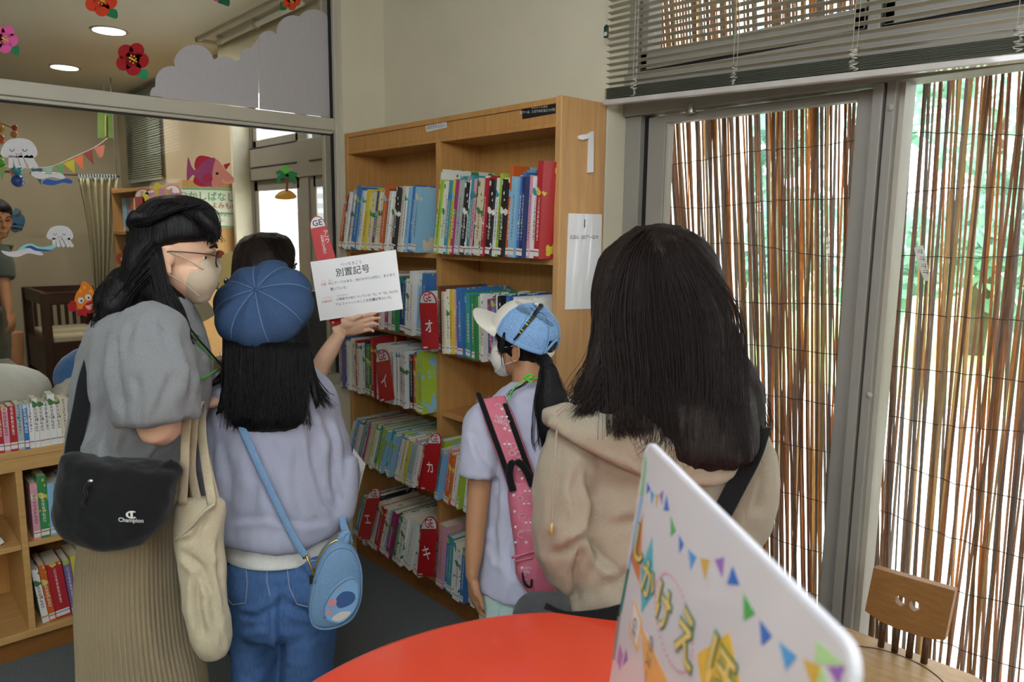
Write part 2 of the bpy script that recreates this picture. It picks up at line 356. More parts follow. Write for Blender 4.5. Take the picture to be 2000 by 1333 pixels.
# ---------------------------------------------------------------- outside
M_pave = mat('paving_concrete', 'cfcbc2', .9, .06, 10); M_lawn = mat('lawn_green', '9fbf78', .95, .25, 30)
structure('ground_outside', MB().box((-14, 2.22, -.12), (9, 7.8, -.02)), M_pave)
structure('lawn_outside', MB().box((-22, 7.8, -.12), (14, 30, .0)), M_lawn)
m = MB(); m.box((-2.75, 2.5, 0), (-2.3, 3.9, 3.4)); structure('wall_exterior_wing', m, mat('exterior_cream_tile', 'e6dcc6', .7, .05, 20))
M_gbrick = bpy.data.materials.new('grey_brick'); M_gbrick.use_nodes = True
_n = M_gbrick.node_tree.nodes; _b = _n.new('ShaderNodeTexBrick'); _t = _n.new('ShaderNodeTexCoord'); _mp = _n.new('ShaderNodeMapping'); _mp.inputs['Rotation'].default_value = (math.pi/2, 0, 0)
_b.inputs['Color1'].default_value = (*lin('8c8d92'), 1); _b.inputs['Color2'].default_value = (*lin('7d7e85'), 1); _b.inputs['Mortar'].default_value = (*lin('6a6a6e'), 1); _b.inputs['Scale'].default_value = 4.5; _b.inputs['Mortar Size'].default_value = .012
M_gbrick.node_tree.links.new(_t.outputs['Object'], _mp.inputs[0]); M_gbrick.node_tree.links.new(_mp.outputs[0], _b.inputs[0]); M_gbrick.node_tree.links.new(_b.outputs[0], _n['Principled BSDF'].inputs['Base Color'])
structure('wall_exterior_brick', MB().box((-9.0, 4.0, 0), (-8.0, 4.4, 6)), M_gbrick)
# trees beyond the lawn
def tree(i, x, y, h, r, label, cols):
    t = thing('tree', label, 'tree', (x, y, 0), 'trees beyond the lawn'); R = random.Random(40+i)
    MB().tube([(x, y, 0), (x+.1, y, h*.3), (x+.05, y+.1, h*.75)], (.16, .12, .05), 8).build('trunk', mat('bark', '6b5a48', .9, .2), t, smooth=True)
    mb = MB()
    cl = [(V((x, y, h*.58))+V((R.uniform(-r, r), R.uniform(-r, r), R.uniform(-h*.46, h*.40))), R.uniform(.35, .6)*r) for _ in range(24)]
    for c, rr in cl:
        for _ in range(110):
            d = V((R.gauss(0, 1), R.gauss(0, 1), R.gauss(0, 1))).normalized()*rr*R.uniform(.5, 1); p = c+d
            a = V((R.gauss(0, 1), R.gauss(0, 1), R.gauss(0, 1))).normalized(); b = a.orthogonal().normalized(); s = R.uniform(.08, .17)
            mb.k = R.randrange(2); mb.add([p-a*s, p+b*s*.5, p+a*s, p-b*s*.5], [(0, 1, 2, 3)])
    mb.build('foliage', [mat('leaf_'+k, k, .6, .1, trans=.4) for k in cols], t)
for i, a in enumerate([(-10.6, 12, 6.0, 1.3, 'broad green tree seen through the reeds of the glazed door, beyond the lawn', ('96b58c', '7a9c7c')),
                       (-6.6, 11.0, 5.2, 1.3, 'bluish green tree beside the mullion, seen through the reeds beyond the lawn', ('9dbcae', '86a89c')),
                       (-3.2, 11.4, 4.6, 1.2, 'dense mid green tree behind the reeds of the fixed window', ('94b5a0', '7ba08c')),
                       (.3, 11.8, 5.6, 1.4, 'pale green tree at the far end of the reed screen', ('a0bfa6', '86a890'))]): tree(i, *a)
# reed screens hung outside the glass
REEDS = [mat('reed_rust', 'c29468', .55, .2, 30, stretch=(6, 6, 1), trans=.7), mat('reed_brown', 'a78a76', .6, .2, 30, stretch=(6, 6, 1), trans=.65),
         mat('reed_grey', 'a0958e', .7, .15, 30, stretch=(6, 6, 1), trans=.6), mat('reed_tan', 'c8b08c', .6, .15, 30, stretch=(6, 6, 1), trans=.7)]
M_wire = mat('dark_wire', '3a322c', .5)
def reed_screen(x0, x1, y, pitch, lean0, lean1, label, seed, wts):
    R = random.Random(seed); t = thing('reed_screen', label, 'reed screen', ((x0+x1)/2, y, 0), 'reed screens outside the glass')
    mb = MB(); x = x0
    while x < x1:
        k = (x-x0)/(x1-x0); lean = lean0+(lean1-lean0)*k+R.gauss(0, .018); r = R.choice((.0030, .0036, .0040, .0046, .0052, .006))
        yy = y+R.uniform(-.008, .008); ph = R.uniform(0, 6); amp = R.uniform(0, .008)
        if R.random() < .12: x += pitch*.9
        mb.k = R.choices(range(4), wts[0] if k < .45 else wts[1])[0]; pts = []; rr = []
        for i in range(10):
            z = .02+i*2.78/9; pts.append((x-lean*(z-1.3)*-1*-1+amp*math.sin(ph+z*2.1), yy, z)); rr.append(r*R.uniform(.8, 1.15))
        mb.tube(pts, rr, 6); x += pitch*R.uniform(.5, 1.3)
    g = mb.build('reeds', REEDS, t, smooth=True); g['kind'] = 'stuff'
    for k in range(17):
        z0 = .08+k*.163; ph = R.uniform(0, 6); mb = MB(); pts = []; n = 46
        for i in range(n): xx = x0+(x1-x0)*i/(n-1); pts.append((xx, y-.009+.004*math.sin(i*2.2), z0+.016*math.sin(ph+xx*4.2)+.007*math.sin(ph*2+xx*11)+.002*math.sin(i*2.9)))
        mb.tube(pts, .0013, 5).build('binding_wire', M_wire, t, smooth=True)
    return t
reed_screen(-2.25, -.90, 2.34, .0054, .17, .05, 'reed screen of rusty brown stalks hung outside the glazed door', 3, ((6, 2, 1, 3), (3, 3, 3, 1)))
reed_screen(-.93, .55, 2.36, .0068, .03, .0, 'greyer reed screen hung outside the fixed window beyond the chair', 8, ((1, 4, 3, 1), (2, 4, 3, 1)))
# strip of white tape with handwriting on the fixed pane
t = thing('tape_strip', 'scribbled strip of white tape stuck slantwise on the fixed window pane', 'tape', ony(1800, 548, 2.1495))
mb = MB(); mb.prism([ony(px, py, 2.1497) for px, py in ((1785, 484), (1803, 479), (1809, 505), (1815, 538), (1813, 549), (1806, 549), (1797, 528), (1790, 506))], (0, -.0006, 0)); mb.build('tape', mat('tape_white', 'd9d8d4', .7, trans=.6), t)
M_ink = mat('ink_dark', '2c2c30', .7)
mb = MB()
for k, (px, py) in enumerate(((1797, 492), (1801, 506), (1804, 520), (1808, 532))):
    c = ony(px, py, 2.1489)
    mb.tube([c+V((-.006, 0, .004)), c+V((.004, 0, .006)), c+V((.005, 0, -.006))], .0007, 5).tube([c+V((-.007, 0, -.001)), c+V((.006, 0, -.001))], .0007, 5)
mb.build('handwriting', M_ink, t)
# ---------------------------------------------------------------- venetian blind
vb = thing('venetian_blind', 'half-raised beige venetian blind hanging over the transom windows above the door', 'blind', (-.7, 1.98, 2.03))
M_slat = mat('blind_slat', 'bdb9a6', .4, .02, spec=.5)
zb = lambda x: 2.030-.034*(x+1.723)
XB0, XB1 = -1.718, .5
def slat(mb, z, tilt, dy=0, th=.0007, wdt=.025, slope=1.0):
    c, s = math.cos(tilt)*wdt/2, math.sin(tilt)*wdt/2; y = 1.985+dy
    d = (zb(XB1)-zb(XB0))*slope
    mb.obox((XB0, y-c, z-s), (XB1-XB0, 0, d), (0, 2*c, 2*s), (0, 0, th))
mb = MB(); z = zb(XB0)+.062; k = 0
while z < 2.74: slat(mb, z, -.14, slope=max(0, 1-k*.06)); z += .0205; k += 1
mb.build('slats', M_slat, vb)
mb = MB()
for k in range(13): slat(mb, zb(XB0)+.014+k*.0027, .02, rnd.uniform(-.002, .002))
mb.build('stacked_slats', mat('stacked_slat', '6f7265', .45), vb)
mb = MB(); d = zb(XB1)-zb(XB0); mb.obox((XB0-.008, 1.972, zb(XB0)-.006), (XB1-XB0, 0, d), (0, .027, 0), (0, 0, .017)); mb.build('bottom_rail', mat('rail_white', 'bdb8b4', .3, coat=.6), vb, bevel=.003)
mb = MB(); mb.obox((XB0, 1.965, H_-.04), (XB1-XB0, 0, 0), (0, .04, 0), (0, 0, .04)); mb.build('head_rail', M_slat, vb)
M_cord = mat('cord_white', 'cfccc0', .7)
for px in (1242, 1437, 1668, 1985):
    x = ony(px, 140, 1.975).x; mb = MB(); R = random.Random(px)
    for dx in (-.006, .006): mb.tube([(x+dx, 1.97, H_-.02), (x+dx, 1.97, zb(x)+.05)], .0008, 5)
    pts = [V((x+R.uniform(-.014, .014), 1.966+R.uniform(-.003, .004), zb(x)+.012+.055*i/34)) for i in range(35)]
    mb.tube(pts, .0013, 5)
    mb.build('ladder_cord', M_cord, vb, smooth=True)
c = ony(1184, 62, 1.962); mb = MB(); mb.tube([(c.x-.002, 1.962, H_), (c.x-.002, 1.962, c.z+.03)], .0008, 5).tube([(c.x+.002, 1.962, H_), (c.x+.002, 1.962, c.z+.03)], .0008, 5); mb.build('pull_cord', M_cord, vb, smooth=True)
mb = MB(); mb.tube([c+V((0, 0, .022)), c+V((0, 0, .016)), c-V((0, 0, .016)), c-V((0, 0, .02))], (.004, .01, .01, .006), 12, flat=.5); tg = mb.build('cord_tag', mat('tag_green', '1f3a2c', .4), vb, smooth=True)
mb = MB(); mb.ell(c+V((.0, -.004, -.008)), (.0075, .003, .0075)); mb.build('tag_window', mat('tag_pale', 'b9bdb2', .5), tg, smooth=True)
# unseen ceiling fittings, added to go with the fill lights below them
for i, (lx, ly) in enumerate(FILL_LAMPS):
    t = thing('added_ceiling_light', ('added ceiling light fitting, out of view above the reading group', 'added ceiling light fitting, out of view behind the red table', 'added ceiling light fitting, out of view by the blank side wall')[i], 'ceiling light', (lx, ly, H_), 'added ceiling lights of the reading room')
    MB().box((lx-.62, ly-.16, H_-.07), (lx+.62, ly+.16, H_)).build('housing', mat('lamp_housing', 'd8d6cf', .5), t, bevel=.005)
    MB().box((lx-.58, ly-.13, H_-.078), (lx+.58, ly+.13, H_-.07)).build('diffuser', mat('lamp_diffuser', 'f2f8ff', .5, emit=2.5), t)
# ================================================================ bookcases and books
M_wood = mat('bookcase_wood', 'bb8a50', .5, .12, 9, stretch=(8, 8, .6), bump=.05, bscale=40)
M_woodside = mat('bookcase_end_wood', 'c79a66', .5, .10, 9, stretch=(8, 8, .5))
M_woodlow = mat('low_bookcase_wood', 'c49a60', .5, .10, 9, stretch=(8, .7, 8))
M_plinth = mat('plinth_wood', '8a5a2a', .5, .12, 9, stretch=(6, .6, 6))
M_red = mat('divider_red', 'b5161f', .35, .03, coat=.4); M_paper = mat('paper_white', 'dcdce0', .6, .02); M_lam = mat('laminated_white', 'efeff3', .3, .01, coat=.9)
M_redtext = mat('red_print', 'b8202a', .5); M_whitetext = mat('white_print', 'eeeeee', .5); M_text = mat('black_print', '26262a', .6); M_greytext = mat('grey_print', '55555c', .6)
BX0, BX1, BY = -3.145, -1.745, 1.796
DX0, DX1 = -2.436, -2.406
bc = thing('bookcase', 'tall oak picture-book case with numbered end panel standing against the wall', 'bookcase', (-2.445, 1.9, 0))
MB().box((BX0, BY, 0), (BX0+.03, 2.015, 2.035)).build('side_panel', M_wood, bc, bevel=.003)
MB().box((BX1-.028, BY-.003, 0), (BX1, 2.015, 2.037)).build('side_panel', M_woodside, bc, bevel=.003, label='pale end panel facing the windows')
MB().box((BX0+.03, 2.0, .02), (BX1-.028, 2.012, 2.02)).build('back_panel', M_wood, bc)
MB().box((BX0+.03, BY, 2.014), (BX1-.028, 2.01, 2.034)).build('top_board', M_wood, bc, bevel=.002)
MB().box((BX0+.03, BY+.007, 1.955), (BX1-.028, BY+.025, 2.014)).box((BX0+.03, BY+.002, 1.94), (BX1-.028, 2.0, 1.955)).build('fascia', M_wood, bc, bevel=.002)
MB().box((DX0, BY, .1), (DX1, 2.0, 1.94)).build('divider', M_wood, bc, bevel=.002)
ZL = (1.507, 1.164, .847, .508, .11); ZR = (1.507, 1.119, .86, .505, .113)
for z in ZL: MB().box((BX0+.03, BY+.002, z-.022), (DX0, 2.0, z)).build('shelf', M_wood, bc, bevel=.002)
for z in ZR: MB().box((DX1, BY+.002, z-.022), (BX1-.028, 2.0, z)).build('shelf', M_wood, bc, bevel=.002)
MB().box((BX0+.03, BY+.004, 0), (BX1-.028, BY+.024, .09)).build('plinth', M_plinth, bc)
m = MB(); pts = [onx(px, py, BX1+.0005) for px, py in ((1127, 266), (1131, 264), (1146, 262), (1152, 257), (1157, 257), (1156, 337), (1146, 338), (1148, 271), (1134, 274), (1128, 272))]
m.prism(pts, (.008, 0, 0)); m.build('numeral', mat('numeral_white', 'e2e2e4', .25, coat=.7), bc, bevel=.001)
# writing stuck on the case
t = thing('shelf_label', 'small white label with a word in kana stuck on the bookcase fascia', 'label', ony(852, 248, BY+.0065))
q = [ony(px, py, BY+.0068) for px, py in ((831, 246), (872, 237), (873, 249), (833, 258))]
MB().prism(q, (0, -.0008, 0)).build('card', M_paper, t)
text('lettering', 'おおきなえほん', M_text, t, ony(852, 247.5, BY+.0055), (1, 0, 0), (0, 0, 1), .0175, lift=.0006)
t = thing('shelf_label', 'black label with two lines of white writing at the top corner of the bookcase', 'label', ony(1053, 212, BY+.0065))
q = [ony(px, py, BY+.0064) for px, py in ((1019, 207), (1087, 194), (1087, 221), (1021, 233))]
MB().prism(q, (0, -.0012, 0)).build('card', mat('label_black', '1d1d20', .4), t)
text('lettering', 'おおきいえほん\nGEウ～は、となりのたなにつづきます', M_whitetext, t, ony(1054, 213, BY+.005), (1, 0, -.045), (0, 0, 1), .0113, lift=.0006, line=1.25)
t = thing('wall_card', 'tall laminated white card with a number and range of codes on the bookcase end panel', 'sign', onx(1140, 510, BX1+.001))
q = [onx(px, py, BX1+.0006) for px, py in ((1110, 417), (1175, 419), (1171, 603), (1103, 605))]
MB().prism(q, (.002, 0, 0)).build('card', M_lam, t)
text('lettering', '1', M_text, t, onx(1142, 438, BX1+.003), (0, 1, 0), (0, 0, 1), .042)
text('lettering', 'えほん  GEア～GEキ', M_text, t, onx(1141, 464, BX1+.003), (0, 1, 0), (0, 0, 1), .0165)
# ---- books
CK = dict(w=('e6e6e2', 'white'), c=('d9cfb4', 'cream'), g=('aeb4b4', 'grey'), k=('25262b', 'black'), r=('b32c36', 'red'), o=('cd622c', 'orange'), y=('d6c648', 'yellow'), l=('a9c544', 'lime'),
          G=('3c8a52', 'green'), t=('3d97a3', 'teal'), b=('3a72b6', 'blue'), B=('27396f', 'navy'), s=('8fc0de', 'sky blue'), p=('dc9fb0', 'pink'), m=('a5356e', 'magenta'), v=('786aa0', 'violet'), n=('6f4a32', 'brown'))
LIGHT = 'wcgylsp'
def cover_mat(k, v=0):
    name = f'cover_{CK[k][1]}_{v}'
    if name in _mats: return _mats[name]
    m = bpy.data.materials.new(name); m.use_nodes = True; nt = m.node_tree; n = nt.nodes; L = nt.links; b = n['Principled BSDF']
    b.inputs['Roughness'].default_value = .35; b.inputs['Coat Weight'].default_value = .3; b.inputs['Coat Roughness'].default_value = .15
    tc = n.new('ShaderNodeTexCoord'); sx = n.new('ShaderNodeSeparateXYZ'); L.new(tc.outputs['Object'], sx.inputs[0])
    def M(op, a, c):
        x = n.new('ShaderNodeMath'); x.operation = op
        for i, q in enumerate((a, c)):
            if q is None: continue
            if isinstance(q, (int, float)): x.inputs[i].default_value = q
            else: L.new(q, x.inputs[i])
        return x.outputs[0]
    mp = n.new('ShaderNodeMapping'); mp.inputs['Scale'].default_value = (1, .02, 1); mp.inputs['Location'].default_value = (v*3.1, 0, v*1.7); L.new(tc.outputs['Object'], mp.inputs[0])
    no = n.new('ShaderNodeTexNoise'); no.inputs['Scale'].default_value = 330; no.inputs['Detail'].default_value = 1; L.new(mp.outputs[0], no.inputs[0])
    g = M('GREATER_THAN', no.outputs[0], .5); fz = M('GREATER_THAN', M('FRACT', M('MULTIPLY', sx.outputs[2], (62, 75, 90)[v % 3]), None), .2)
    ax = M('LESS_THAN', M('ABSOLUTE', sx.outputs[0], None), (.0036, .0046, .003)[v % 3]); z0 = M('GREATER_THAN', sx.outputs[2], .06); z1 = M('LESS_THAN', sx.outputs[2], (.2, .17, .215)[v % 3]); fy = M('LESS_THAN', sx.outputs[1], .0012)
    mask = g
    for q in (fz, ax, z0, z1, fy): mask = M('MULTIPLY', mask, q)
    # printed cover art: broad blotches of a second colour, more of it on the boards
    n2 = n.new('ShaderNodeTexNoise'); n2.inputs['Scale'].default_value = (16, 22, 30)[v % 3]; n2.inputs['Detail'].default_value = 2; L.new(tc.outputs['Object'], n2.inputs[0])
    art = M('GREATER_THAN', n2.outputs[0], (.60, .56, .62)[v % 3])
    alt = lin(CK['wsGpycbolt'[(v*3+ord(k)) % 10]][0]); base = lin(CK[k][0]); ink = lin(('26262c', '7a2b30', '2b4a80')[v % 3]) if k in LIGHT else lin('ece9df')
    m1 = n.new('ShaderNodeMix'); m1.data_type = 'RGBA'; m1.inputs[6].default_value = (*base, 1); m1.inputs[7].default_value = (*alt, 1); L.new(art, m1.inputs[0])
    m2 = n.new('ShaderNodeMix'); m2.data_type = 'RGBA'; m2.inputs[7].default_value = (*ink, 1); L.new(mask, m2.inputs[0]); L.new(m1.outputs[2], m2.inputs[6]); L.new(m2.outputs[2], b.inputs['Base Color'])
    _mats[name] = m; return m
M_pages = mat('page_edges', 'd3cab3', .85, .06, 200, stretch=(1, .02, .02)); M_sticker = mat('spine_sticker', 'e4e2dc', .5); M_stk = [mat('sticker_red', 'b84a4a', .5), mat('sticker_blue', '5b7fb0', .5)]
NB = 0
def book(pos, lean, face, w, h, d, k, label, group, kind='picture_book', cat_='book', v=None, sticker=True):
    """pos: bottom corner of the spine the book pivots on; local x across the spine, z up, y into the shelf."""
    global NB; NB += 1; v = rnd.randrange(3) if v is None else v
    rot = Matrix.Rotation(face, 4, 'Z') @ Matrix.Rotation(lean, 4, 'Y')
    off = V((-w/2 if lean >= 0 else w/2, 0, 0)); t = .0018
    def mk(name, boxes, mats, parent=None):
        mb = MB()
        for a, c, mi in boxes: mb.k = mi; mb.box(a, c)
        me = bpy.data.meshes.new(name); me.from_pydata([tuple(p) for p in mb.v], [], mb.f); me.polygons.foreach_set('material_index', mb.m)
        for q in mats: me.materials.append(q)
        o = bpy.data.objects.new(name, me); COL.objects.link(o)
        if parent: o.parent = parent
        return o
    r = mk(kind, [((-w/2, 0, 0), (w/2, t, h), 0), ((-w/2, t, 0), (-w/2+t, d, h), 0), ((w/2-t, t, 0), (w/2, d, h), 0)], [cover_mat(k, v)])
    r.matrix_world = Matrix.Translation(V(pos)) @ rot @ Matrix.Translation(off)
    tag(r, label, cat_, group)
    mk('page_block', [((-w/2+t, t, .003), (w/2-t, d-.004, h-.003), 0)], [M_pages], r)
    if sticker: mk('spine_label', [((-w*.46, -.0006, .008), (w*.44, 0, .032), 0), ((-w*.46, -.0009, .022), (w*.44, -.0006, .0255), 1)], [M_sticker, M_stk[(NB*7) % 3 % 2]], r)
    return r
def book_row(x0, x1, seq, z, yf, h, lean0, lean1, row, d=.2, axis='x', end='the partition end', kind='picture_book', out=.015, hv=.06, group=None, noun='picture book'):
    """fills x0..x1 with the books of SEQ, one after another; a star widens a book, a caret makes it taller"""
    items = []
    for ch in seq.replace(' ', ''):
        if ch == '*': items[-1][1] *= 1.7
        elif ch == '^': items[-1][2] *= 1.12
        elif ch == '_': items[-1][2] *= .86
        else: items.append([ch, rnd.uniform(.75, 1.3), rnd.uniform(1-hv, 1+hv*.6)])
    tot = sum(i[1] for i in items); n = len(items); x = x0
    for i, (ch, wr, hr) in enumerate(items):
        k = i/max(1, n-1); lean = math.radians(lean0+(lean1-lean0)*k); pitch = wr/tot*(x1-x0); wd = pitch*math.cos(lean)*.97
        wword = 'slim' if wr < .95 else ('thick' if wr > 1.5 else 'mid-width')
        lab = f'{wword} {CK[ch][1]} {noun}, {ordinal(i+1)} from {end} of {row}'.replace('mid-width ', '')
        yy = yf+rnd.uniform(-out, out); px = x+(pitch if lean >= 0 else 0)
        pos = (px, yy, z+.0005) if axis == 'x' else (yy, px, z+.0005)
        book(pos, lean, 0 if axis == 'x' else math.pi/2, wd, h*hr, d, ch, lab, group or row, kind); x += pitch
TLs = 'o k w g B*_ w t^ b*^ s w s y* c B y w c p o* k w w* k c w s b* s*'
TRs = 'w*^ l w* w s t y m g*k* w t p k c* w b r k* w l w k o^ s* b v b B p w* r*^'
book_row(-3.105, DX0-.05, TLs, 1.507, 1.725, .262, 17, 10, 'the top partition-side row', d=.26)
book_row(DX1+.012, BX1-.034, TRs, 1.507, 1.735, .282, 10, 3, 'the top window-side row', d=.25)
book_row(-3.095, DX0-.02, 'b w r w w k w p w w r w m w w G B* b w w^ s b^', 1.164, 1.745, .235, 6, 4, 'the second partition-side row', d=.24)
book_row(DX1+.015, -1.79, 'w* n^ l r c w y p* v b*^ G t w G w l w B p m v* w k w b y w w n k w*', ZR[1], 1.745, .245, -1, -3, 'the second window-side row', d=.24)
book_row(-3.112, DX0-.008, 'v b g w w w c r w w B G* c r^ w w w w w w w w w w w w s w b k o y l*^', .847, 1.745, .242, 0, 0, 'the third partition-side row', d=.24)
book_row(-3.10, DX0-.075, 'w s b w r t w m c l y p w G l b s t w* s v l w c w y w s g w r', .508, 1.745, .225, 23, 17, 'the fourth glass-side row', d=.24)
book_row(DX1+.01, -1.80, 'l^ s b p o* w w l c w y b w r w g w B y w t k p w s w r', ZR[3], 1.745, .23, 12, 6, 'the fourth window-side row', d=.24)
book_row(-3.09, DX0-.06, 't b y b k^ p w* r w s m k G w* w* w w*', .11, 1.75, .245, 24, 14, 'the bottom partition-side row', d=.24)
book_row(DX1+.012, -1.80, 'p^* b t w w* b s w v w* r y B w c b w g o w', .113, 1.75, .245, 6, 3, 'the bottom window-side row', d=.24)
# ---- red code plates between the books
def divider(kana, bl, br, tl, tr, apex, Y, label, extra=None):
    c = [ony(*p, Y) for p in (bl, br, tr, tl)]; t = thing('shelf_divider', label, 'divider', (c[0]+c[1])/2, 'red divider plates on the bookcase')
    a = ony((tl[0]+tr[0])/2+(tl[0]-bl[0])*.25, apex, Y); mid = (c[2]+c[3])/2; ex = (c[2]-c[3])/2; up = a-mid
    arch = [mid+ex*math.cos(th)+up*math.sin(th) for th in [math.pi*i/16 for i in range(17)]]
    th = V((0, -.003, 0))
    MB().prism([c[0], c[1]]+arch, th).build('plate', M_red, t, bevel=.0006)
    ins = [mid+ex*.88*math.cos(a_)+up*.9*math.sin(a_)+th for a_ in [math.pi*i/16 for i in range(17)]]
    MB().prism(ins, (0, -.0006, 0)).build('cap_panel', M_paper, t, label='white half-round top')
    n0 = th+V((0, -.0006, 0)); uxv = (c[1]-c[0]).normalized(); uyv = ((c[3]-c[0])+(c[2]-c[1])).normalized(); w_ = (c[1]-c[0]).length
    text('code', 'GE', M_redtext, t, mid+up*.40+n0, uxv, uyv, w_*.40, lift=.0012, bold=.01)
    ctr = (c[0]+c[1]+c[2]+c[3])/4+th
    text('kana', kana, M_whitetext, t, ctr-up*.1, uxv, uyv, w_*.52, lift=.0005, bold=.015)
    q = c[0]+uxv*w_*.08+uyv*.006+th; MB().obox(q, uxv*w_*.26, uyv*.006, (0, -.0004, 0)).build('tiny_sticker', M_sticker, t)
    return t
divider('オ', (826, 684), (858, 681), (820, 592), (854, 592), 569, 1.70, 'red divider plate with a kana O hanging on the second row at the middle upright')
divider('イ', (742, 787), (771, 780), (735, 708), (762, 703), 683, 1.70, 'red divider plate with a kana I among the third-row books')
divider('カ', (821, 957), (849, 960), (836, 866), (862, 866), 846, 1.70, 'leaning red divider plate with a kana Ka among the fourth-row books')
divider('エ', (698, 1053), (722, 1054), (717, 974), (743, 972), 953, 1.715, 'leaning red divider plate with a kana E near the partition end of the bottom row')
divider('キ', (815, 1125), (848, 1127), (823, 1033), (855, 1033), 1009, 1.715, 'red divider plate with a kana Ki in the middle of the bottom row')
# small plush left on the empty shelf
t = thing('plush_toy', 'small tan plush animal lying on the empty shelf behind the girl in the cap', 'plush toy', (-2.13, 1.86, .86))
M_tan = mat('tan_plush', 'a07c58', .9, .1, 60, sheen=.4)
MB().ell((-2.13, 1.88, .90), (.06, .045, .04)).build('body', M_tan, t, smooth=True)
MB().ell((-2.20, 1.86, .905), (.036, .034, .034)).ell((-2.215, 1.835, .925), (.012, .01, .014)).ell((-2.20, 1.885, .935), (.012, .01, .014)).ell((-2.228, 1.845, .898), (.014, .013, .011)).build('head', M_tan, t, smooth=True)
for dx, dy in ((-.04, -.035), (.03, -.035), (.04, .03)): MB().ell((-2.13+dx, 1.88+dy, .875), (.02, .02, .015)).build('paw', M_tan, t, smooth=True)
# ---------------------------------------------------------------- low bookcase under the glass
LX = -3.08
lb = thing('low_bookcase', 'low oak bookcase under the glass partition with books on top and in its bays', 'bookcase', (-3.25, .2, 0))
LY0, LY1 = -1.2, 1.44
MB().box((-3.5, LY0, .775), (LX, LY1, .80)).build('top_board', M_woodlow, lb, bevel=.003)
MB().box((LX-.02, LY0, .725), (LX-.004, LY1, .775)).build('front_rail', M_woodlow, lb, bevel=.002)
MB().box((-3.5, LY0, .09), (-3.48, LY1, .775)).build('back_panel', M_wood, lb)
for ya in (LY0, onx(28, 940, LX).y-.85, onx(33, 960, LX).y, 1.03, LY1-.022): MB().box((-3.48, ya, .09), (LX-.004, ya+.022, .726)).build('upright', M_woodlow, lb, bevel=.002)
MB().box((-3.48, LY0, .09), (LX, LY1, .118)).build('base_board', M_woodlow, lb, bevel=.002)
MB().box((-3.48, LY0, 0), (-3.12, LY1, .09)).build('plinth', M_plinth, lb)
yd = onx(33, 960, LX).y+.022; zs = onx(100, 1052, LX).z; zsl = onx(20, 1072, LX).z
MB().box((-3.48, yd, zs-.02), (LX-.01, 1.03, zs)).build('shelf', M_woodlow, lb, bevel=.002)
MB().box((-3.48, yd-.86, zsl-.02), (LX-.01, yd-.022, zsl)).build('shelf', M_woodlow, lb, bevel=.002)
MB().box((-3.48, 1.052, zs-.02), (LX-.01, 1.42, zs)).build('shelf', M_woodlow, lb, bevel=.002)
y0 = onx(0, 870, LX).y-.16
book_row(y0, .80, 'w b o r s s o r* r p r* g b w w^ w w w^ w c s m b* l p w w w w c', .80, -3.09, .165, 0, 0, 'the row on the low bookcase', d=.095, axis='y', end='the near end', out=.003, kind='paperback_book', noun='paperback', hv=.04)
book_row(yd+.02, yd+.36, 'p G^ s* b y l c o r p w b', zs, -3.10, .21, 0, 0, 'the upper low shelf', d=.15, axis='y', end='the near end', out=.006)
book_row(yd+.025, yd+.46, 'w o r* v y c G m n* t s w* w w r', .118, -3.10, .23, -6, -2, 'the lowest short shelf', d=.15, axis='y', end='the near end', out=.006)
book_row(1.06, 1.22, 'r w b p w', zs, -3.10, .2, 0, 0, 'the low bookcase far bay', d=.15, axis='y', end='the near end', out=.006)
q = onx(8, 1066, LX-.02)
book((LX-.05, yd-.03-.055, zsl+.001), math.radians(-24), math.pi/2, .02, .13, .12, 'w', 'single white book leaning in the nearly empty bay of the low bookcase', None, v=1)
# ================================================================ people
def skin_mat(name, col): return mat(name, col, .5, .06, 14, bump=.05, bscale=200, spec=.35)
def hair_mat(name, col, col2): return mat(name, col, .5, .2, 4, stretch=(40, 40, 1.2), bump=.6, bscale=7, bstretch=(45, 45, 1.2), spec=.22, col2=col2)
M_hair_black = hair_mat('hair_black', '09080a', '121013'); M_hair_brown = hair_mat('hair_dark_brown', '140e0d', '261a17'); M_hair_bob = hair_mat('hair_bob', '120c0b', '241813')
M_skin = skin_mat('skin', 'd6ae93'); M_skin_tan = skin_mat('skin_tanned', 'b0805f'); M_eye = mat('eye_white', 'e4e2de', .2); M_iris = mat('eye_dark', '1d1512', .2)
def cloth(name, col, var=.06, sc=260, b=.3): return mat(name, col, .9, var, sc, bump=b, bscale=sc*1.6, spec=.15, sheen=.15)
def head_frame(f, tilt=0):
    f = V(f); f.z = 0; f.normalize(); t = math.radians(tilt)
    u = UZ*math.cos(t)+f*math.sin(t); f = f*math.cos(t)-UZ*math.sin(t); return f, u, u.cross(f)
